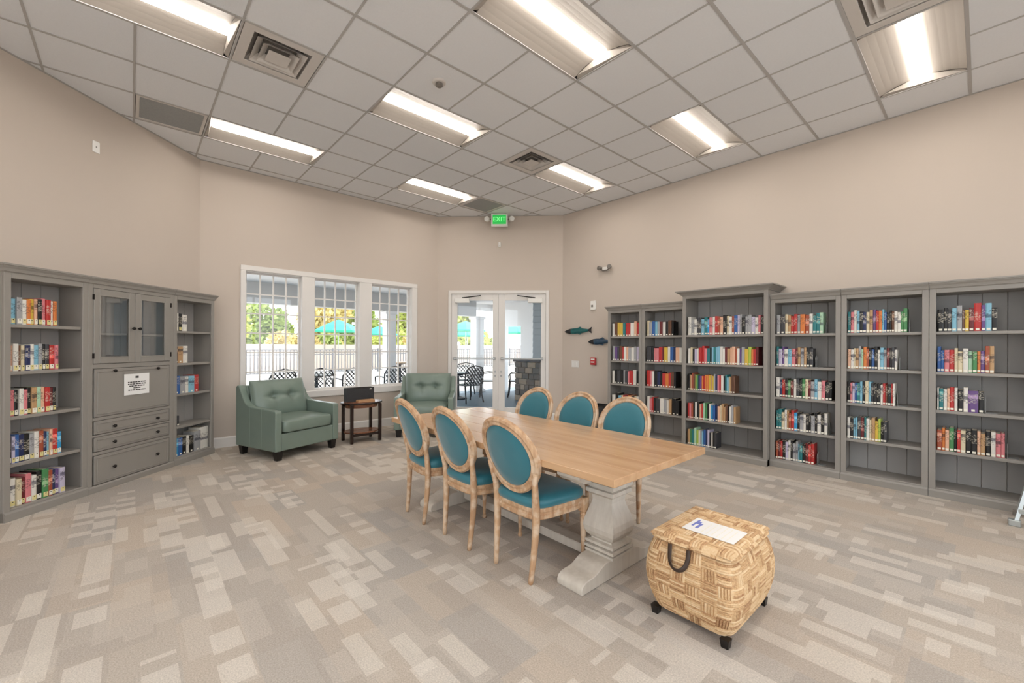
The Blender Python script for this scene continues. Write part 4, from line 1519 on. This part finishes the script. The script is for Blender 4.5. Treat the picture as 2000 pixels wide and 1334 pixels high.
st.tube(pts, .011, 8, flat=.0022, up=(0, 1, .3))
part('strap_handle', st, 'strap', t, smooth=True)
t = thing('paper_sheet', 'white printed sheet with blue heading lying on the basket lid', 'paper', (-.951, 2.310, .4426), 0)
part('sheet', MB().box(-.132, .132, -.095, .095, 0, .0012), 'paper', t)
tx = MB()
tx.box(-.112, -.100, -.03, .07, .0012, .0016)
tx.box(-.085, -.070, -.045, .03, .0012, .0016)
tx.box(-.100, -.085, .01, .05, .0012, .0016)
part('blue_heading', tx, 'ink_blue', t)['kind'] = 'stuff'
tx = MB()
for i in range(6):
    xx = -.04 + i * .026
    y0 = -.08
    while y0 < .07:
        l = rr.uniform(.012, .04)
        tx.box(xx, xx + .005, y0, min(y0 + l, .075), .0012, .0015)
        y0 += l + .008
part('printed_lines', tx, 'sticker', t)['kind'] = 'stuff'

# ------------------------------------------------------------------ black bin by the wall, stepladder at the edge
t = thing('waste_bin', 'black woven bin on the floor between the fish ornaments and the bookcase', 'bin', (-4.27, 5.86, 0))
part('bin_wall', MB().rects([(.14, .13, 0.002), (.16, .15, .42), (.15, .14, .42), (.13, .12, .02)]), 'black_weave', t)
part('rim', MB().tube([(-.155, -.145, .425), (.155, -.145, .425), (.155, .145, .425), (-.155, .145, .425)], .009, 6, closed=True), 'hardware_dark', t)
t = thing('stepladder', 'silver folding stepladder standing in front of the end bookcase', 'stepladder', (0.445, 5.335, 0), 0.0)
for sx in (-1, 1):
    r_ = part('front_rail', MB().bar((sx * .27, -.08, .0), (sx * .07, .13, .95), .022, .055), 'aluminium', t)
    part('foot_cap', MB().box(sx * .27 - .035, sx * .27 + .035, -.11, -.05, 0, .05, .006), 'aluminium', r_)
    q_ = part('rear_rail', MB().bar((sx * .25, .26, .0), (sx * .07, .15, .93), .02, .03), 'aluminium', t)
    part('foot_cap', MB().box(sx * .25 - .02, sx * .25 + .02, .235, .285, 0, .04, .004), 'plastic_grey', q_)
for k in range(3):
    f = (k + 1) * .29
    part('tread', MB().box(-.255 + .21 * f, .255 - .21 * f, -.08 + .22 * f - .04, -.08 + .22 * f + .09, f - .03, f, .005), 'aluminium', t)
part('cross_brace', MB().box(-.25, .25, -.085, -.065, .10, .14, .003), 'aluminium', t)

# ------------------------------------------------------------------ outside: covered patio, pool deck, fence, trees
struct('patio_floor', MB().prism([(-7.18, -4), (-7.18, 4.5), (-5.2, 6.35), (-5.2, 14), (-10.9, 14), (-10.9, -4)], -.20, -.02), 'patio_blue')
struct('pool_deck', MB().box(-60, -10.9, -25, 60, -.25, -.03), 'deck_white')
struct('lawn', MB().box(-90, -60, -40, 90, -.3, -.04), 'leaf_b')
struct('terrace', MB().box(-60, 40, -45, -4.0, -.3, -.16), 'deck_white')
struct('terrace_side', MB().box(2.9, 40, -4.0, 40, -.3, -.16), 'deck_white')
struct('porch_ceiling', MB().prism([(-7.18, -4), (-7.18, 4.5), (-5.2, 6.35), (-5.2, 14), (-10.9, 14), (-10.9, -4)], 2.76, 2.86), 'porch_white')
struct('porch_roof', MB().box(-11.3, 3.0, -3.2, 14.2, 4.1, 4.3), 'porch_grey')
struct('porch_beam', MB().box(-10.72, -10.42, -4, 7.9, 2.31, 2.76), 'porch_grey')
struct('porch_fascia', MB().box(-11.0, -10.9, -4, 14, 2.55, 4.1), 'porch_white')
def column(x, y, w, lb):
    t = thing('porch_column', lb, 'column', (x, y, -.02))
    part('shaft', MB().box(-w, w, -w, w, .10, 2.25), 'porch_white', t)
    part('base', MB().box(-w - .04, w + .04, -w - .04, w + .04, 0, .10, .01), 'porch_white', t)
    part('capital', MB().box(-w - .04, w + .04, -w - .04, w + .04, 2.25, 2.33, .01), 'porch_white', t)
column(-10.57, 8.05, .15, 'white square porch column outside the glass doors')
column(-10.57, 5.12, .13, 'white square porch column seen through the window beside the doors')
# wing wall beyond the doors with an opening
mb = MB()
for x0, x1, z0 in ((-12.0, -11.5, -.02), (-10.85, -10.23, -.02), (-9.49, -8.35, -.02), (-11.5, -10.85, 2.02), (-10.23, -9.49, 2.02)):
    mb.box(x0, x1, 8.9, 9.05, z0, 2.76)
struct('wall_wing', mb, 'porch_white')
wsd = struct('wall_siding', MB().box(-8.35, -5.2, 8.32, 8.5, -.02, 2.76), 'siding')
for k in range(16):
    part('siding_board', MB().prism([(8.32, .02 + k * .17), (8.295, .02 + k * .17), (8.312, .185 + k * .17), (8.32, .185 + k * .17)], -8.36, -5.2, 'X'), 'siding', wsd)
# fence
def fence(x, y0, y1):
    t = thing('pool_fence', 'pale metal picket fence along the sunny pool deck', 'fence', (x, y0, -.03))
    L_ = y1 - y0
    part('rail', MB().box(-.02, .02, 0, L_, 1.16, 1.20), 'fence_grey', t)
    part('rail', MB().box(-.02, .02, 0, L_, .94, .98), 'fence_grey', t)
    part('rail', MB().box(-.02, .02, 0, L_, .08, .12), 'fence_grey', t)
    pm = MB().box(-.035, .035, -.035, .035, 0, 1.26).mesh('post', [M('fence_grey')])
    k = 0.0
    while k <= L_:
        put('post', pm, t, (0, k, 0))
        k += 2.4
    mb = MB()
    k = .15
    while k < L_:
        mb.box(-.016, .016, k - .016, k + .016, .1, 1.18)
        k += .15
    o = part('pickets', mb, 'fence_grey', t)
    o['kind'] = 'stuff'
fence(-22, -2, 32)
# stucco wall and parked white shelter beyond
struct('wall_garden', MB().box(-26.0, -25.8, -12, 45, -.03, 1.42), 'stucco')
def umbrella(x, y, z, r, lb):
    t = thing('patio_umbrella', lb, 'umbrella', (x, y, -.03), .2, 'teal umbrellas on the pool deck')
    n = 8
    rings = []
    for k, (f, dz) in enumerate(((1.0, 0), (.98, .10), (.6, .42), (.25, .66), (.02, .78))):
        rings.append([(r * f * math.cos(2 * PI * i / n), r * f * math.sin(2 * PI * i / n), z + dz * r / 1.5) for i in range(n)])
    rings.append([(r * .95 * math.cos(2 * PI * i / n), r * .95 * math.sin(2 * PI * i / n), z + .02) for i in range(n)])
    part('canopy', MB().loft(rings[:-1], cap=True), 'umbrella', t)
    part('pole', MB().lathe([(.025, .06), (.025, z + .5)], 8), 'steel', t)
    part('base', MB().lathe([(.25, 0), (.25, .05), (.06, .08), (.0, .08)], 12), 'porch_grey', t)
umbrella(-24, 8.6, 2.13, 1.35, 'teal patio umbrella seen through the middle window')
umbrella(-24, 11.0, 2.0, 1.1, 'teal patio umbrella seen through the window nearest the doors')
umbrella(-20, 14.4, 2.25, 1.15, 'teal patio umbrella seen past the porch column')
umbrella(-24, 17.4, 2.05, 1.3, 'lower teal patio umbrella seen past the porch column')
umbrella(-20, 18.3, 2.2, 1.3, 'teal patio umbrella framed by the opening in the white wing wall')

# wrought patio chairs: lattice back, arms, four legs
def make_patio_chair():
    t = thing('patio_chair', 'x', 'patio chair', (0, 0, 0), 0, 'black lattice patio chairs')
    mb = MB()
    w, z0, z1 = .27, .46, .90
    fr = [(-w, -.25, z0), (-w * 1.04, -.29, .75), (-w * .8, -.32, .88), (0, -.33, .93), (w * .8, -.32, .88), (w * 1.04, -.29, .75), (w, -.25, z0)]
    mb.tube(fr, .016, 6)
    part('back_frame', mb, 'iron_black', t)
    mb = MB()
    def yb(zz):
        return -.25 - .08 * (zz - z0) / (z1 - z0)
    n = 6
    for i in range(-n, n + 1):
        for s in (-1, 1):
            a = (i * .09, z0)
            bq = (i * .09 + s * .42, z1)
            pts = []
            for k in range(13):
                u = k / 12
                xx, zz = a[0] + (bq[0] - a[0]) * u, a[1] + (bq[1] - a[1]) * u
                if abs(xx) <= w * .98 and zz < .90 - .05 * (abs(xx) / w) ** 2:
                    pts.append((xx, yb(zz), zz))
            if len(pts) > 1:
                mb.bar(pts[0], pts[-1], .034, .012)
    part('back_lattice', mb, 'iron_black', t)
    mb = MB()
    mb.box(-.27, .27, -.26, .25, .425, .45, .005)
    part('seat', mb, 'iron_black', t)
    for s in (-1, 1):
        part('arm', MB().tube([(s * .27, -.27, .66), (s * .29, .0, .68), (s * .29, .20, .66), (s * .275, .24, .60), (s * .265, .22, .45)], .017, 6), 'iron_black', t)
        part('leg', MB().tube([(s * .25, .22, .43), (s * .26, .24, .2), (s * .28, .27, 0)], [.022, .016, .020], 6), 'iron_black', t)
        part('leg', MB().tube([(s * .25, -.24, .43), (s * .25, -.26, .2), (s * .27, -.31, 0)], [.022, .016, .020], 6), 'iron_black', t)
    return t
pc = make_patio_chair()
spots = [(-8.75, 6.37, PI / 2, 'black lattice patio chair with its back toward the glass doors'),
         (-9.95, 7.10, -2.4, 'black lattice patio chair beyond the one backing onto the doors'),
         (-9.35, 7.55, PI * .8, 'black lattice patio chair seen beside the door meeting stiles'),
         (-8.80, 8.15, PI * .75, 'black lattice patio chair seen through the door leaf near the bookcases'),
         (-9.75, 3.02, PI / 2, 'black lattice patio chair backing onto the middle window'),
         (-9.72, 3.72, PI / 2 + .1, 'black lattice patio chair outside the middle window, nearer the doors'),
         (-9.9, 2.25, PI / 2 + .3, 'black lattice patio chair outside between the first two windows'),
         (-9.75, 4.75, PI / 2, 'black lattice patio chair outside the window nearest the doors')]
for i, (x, y, rz, lb) in enumerate(spots):
    if i == 0:
        pc.location = (x, y, -.02)
        pc.rotation_euler = (0, 0, rz)
        pc['label'] = lb
    else:
        dup(pc, (x, y, -.02), rz, lb)
def patio_table(x, y, z, r, m, lb):
    t = thing('patio_table', lb, 'patio table', (x, y, -.02))
    part('table_top', MB().lathe([(0, z - .03), (r, z - .03), (r + .01, z - .015), (r, z), (0, z)], 28), m, t)
    part('pedestal', MB().lathe([(.25, 0), (.25, .03), (.05, .08), (.04, z - .1), (.2, z - .03)], 14), 'iron_black', t)
patio_table(-10.95, 3.4, .70, .45, 'iron_black', 'round black patio table between the chairs outside the middle window')
patio_table(-11.2, 5.75, .95, .42, 'patio_tan', 'round tan patio table outside the window nearest the doors')
patio_table(-9.45, 6.55, .70, .32, 'iron_black', 'round black patio table behind the chair at the doors')

# stone grill island by the siding wall: courses of separate stones
t = thing('grill_island', 'dark stacked stone grill island in front of the grey siding', 'grill island', (-7.80, 7.85, -.02))
part('core', MB().box(-.44, .44, -.29, .29, 0, 1.02), 'plastic_grey', t)
part('counter', MB().box(-.50, .50, -.35, .35, 1.02, 1.08, .01), 'iron_black', t)
rs = random.Random(5)
for r_ in range(7):
    x = -.45
    z0 = .005 + r_ * .145
    while x < .44:
        l = min(rs.uniform(.16, .30), .455 - x)
        part('stone', MB().box(x, x + l - .01, -.32 - rs.uniform(0, .015), -.285, z0, z0 + .135, .012), 'stone_a' if rs.random() < .5 else 'stone_b', t)
        x += l
    y = -.29
    while y < .28:
        l = min(rs.uniform(.16, .30), .30 - y)
        part('stone', MB().box(-.47 - rs.uniform(0, .015), -.435, y, y + l - .01, z0, z0 + .135, .012), 'stone_b' if rs.random() < .5 else 'stone_a', t)
        y += l
# trees and shrubs
def tree(x, y, h, r, leafm, lb, n=4200, trunk=True, name='tree', low=.25):
    t = thing(name, lb, 'tree' if name == 'tree' else 'shrub', (x, y, -.04), 0, 'trees beyond the pool deck')
    rt = random.Random(int(x * 31 + y * 17))
    cl = [(rt.uniform(-.6, .6) * r, rt.uniform(-.6, .6) * r, h * (low + (1 - low) * rt.random()), r * rt.uniform(.28, .5)) for _ in range(16)]
    vs, fs = [], []
    for _ in range(n):
        cx, cy, cz, cr_ = rt.choice(cl)
        d = Vector((rt.gauss(0, 1), rt.gauss(0, 1), rt.gauss(0, 1))).normalized() * cr_ * rt.random() ** .4
        p = Vector((cx, cy, max(.1, min(h, cz)))) + Vector((d.x, d.y, d.z * .9))
        if p.z < .05:
            p.z = .05 + rt.random() * .2
        s = rt.uniform(.13, .26)
        u = Vector((rt.gauss(0, 1), rt.gauss(0, 1), rt.gauss(0, 1))).normalized()
        v = u.orthogonal().normalized()
        o_ = len(vs)
        vs += [tuple(p - u * s), tuple(p + v * s * .6), tuple(p + u * s), tuple(p - v * s * .6)]
        fs.append((o_, o_ + 1, o_ + 2, o_ + 3))
    me_ = bpy.data.meshes.new('foliage')
    me_.from_pydata(vs, [], fs)
    me_.materials.append(M(leafm))
    o = put('foliage', me_, t)
    o['kind'] = 'stuff'
    if trunk:
        mb = MB()
        mb.tube([(0, 0, 0), (.05, .03, h * .3), (-.03, .06, h * .6), (0, 0, h * .85)], [.16, .13, .09, .04], 8)
        for k in range(4):
            a = 2 * PI * k / 4 + .5
            mb.tube([(0, 0, h * .4), (math.cos(a) * r * .3, math.sin(a) * r * .3, h * .62), (math.cos(a) * r * .5, math.sin(a) * r * .5, h * .8)], [.08, .05, .02], 6)
        part('trunk', mb, 'bark', t)
spec = [(-31, 3.4, 4.4, 2.2, 'leaf_a'), (-36.8, 7.4, 5.2, 2.3, 'leaf_b'), (-31, 9.8, 4.5, 2.2, 'leaf_c'), (-36.8, 14.2, 5.0, 2.3, 'leaf_b'), (-31, 16.2, 4.6, 2.2, 'leaf_a'),
        (-36.8, 21.2, 5.2, 2.3, 'leaf_c'), (-31, 22.6, 4.8, 2.3, 'leaf_a'), (-36.8, 0.6, 5.2, 2.4, 'leaf_b')]
tn = ['bright green tree seen through the window nearest the grey cabinets', 'dark green tree behind the first window post', 'yellowish tree behind the teal umbrella in the middle window', 'dark green tree seen through the window nearest the doors',
      'bright green tree hidden partly by the wall between window and doors', 'yellowish tree seen above the umbrella through the doors', 'bright green tree seen through the wing wall opening', 'dark green tree at the far window edge by the armchair']
for (x, y, h, r, lm2), lb in zip(spec, tn):
    tree(x, y, h, r, lm2, lb)
for i, (y, lm2, lb) in enumerate(((2.2, 'leaf_a', 'low bright shrub behind the fence under the first window tree'), (5.2, 'leaf_c', 'low yellowish shrub behind the fence'), (8.3, 'leaf_b', 'low dark shrub behind the fence near the middle window'), (11.2, 'leaf_a', 'low bright shrub behind the fence by the second umbrella'), (14.0, 'leaf_c', 'low golden shrub beside the porch column'), (20.8, 'leaf_a', 'low bright shrub beyond the wing wall opening'))):
    tree(-27.2, y + 1, 1.9, .75, lm2, lb, 1500, False, 'shrub', .0)
print('books individually built:', nbook[0])
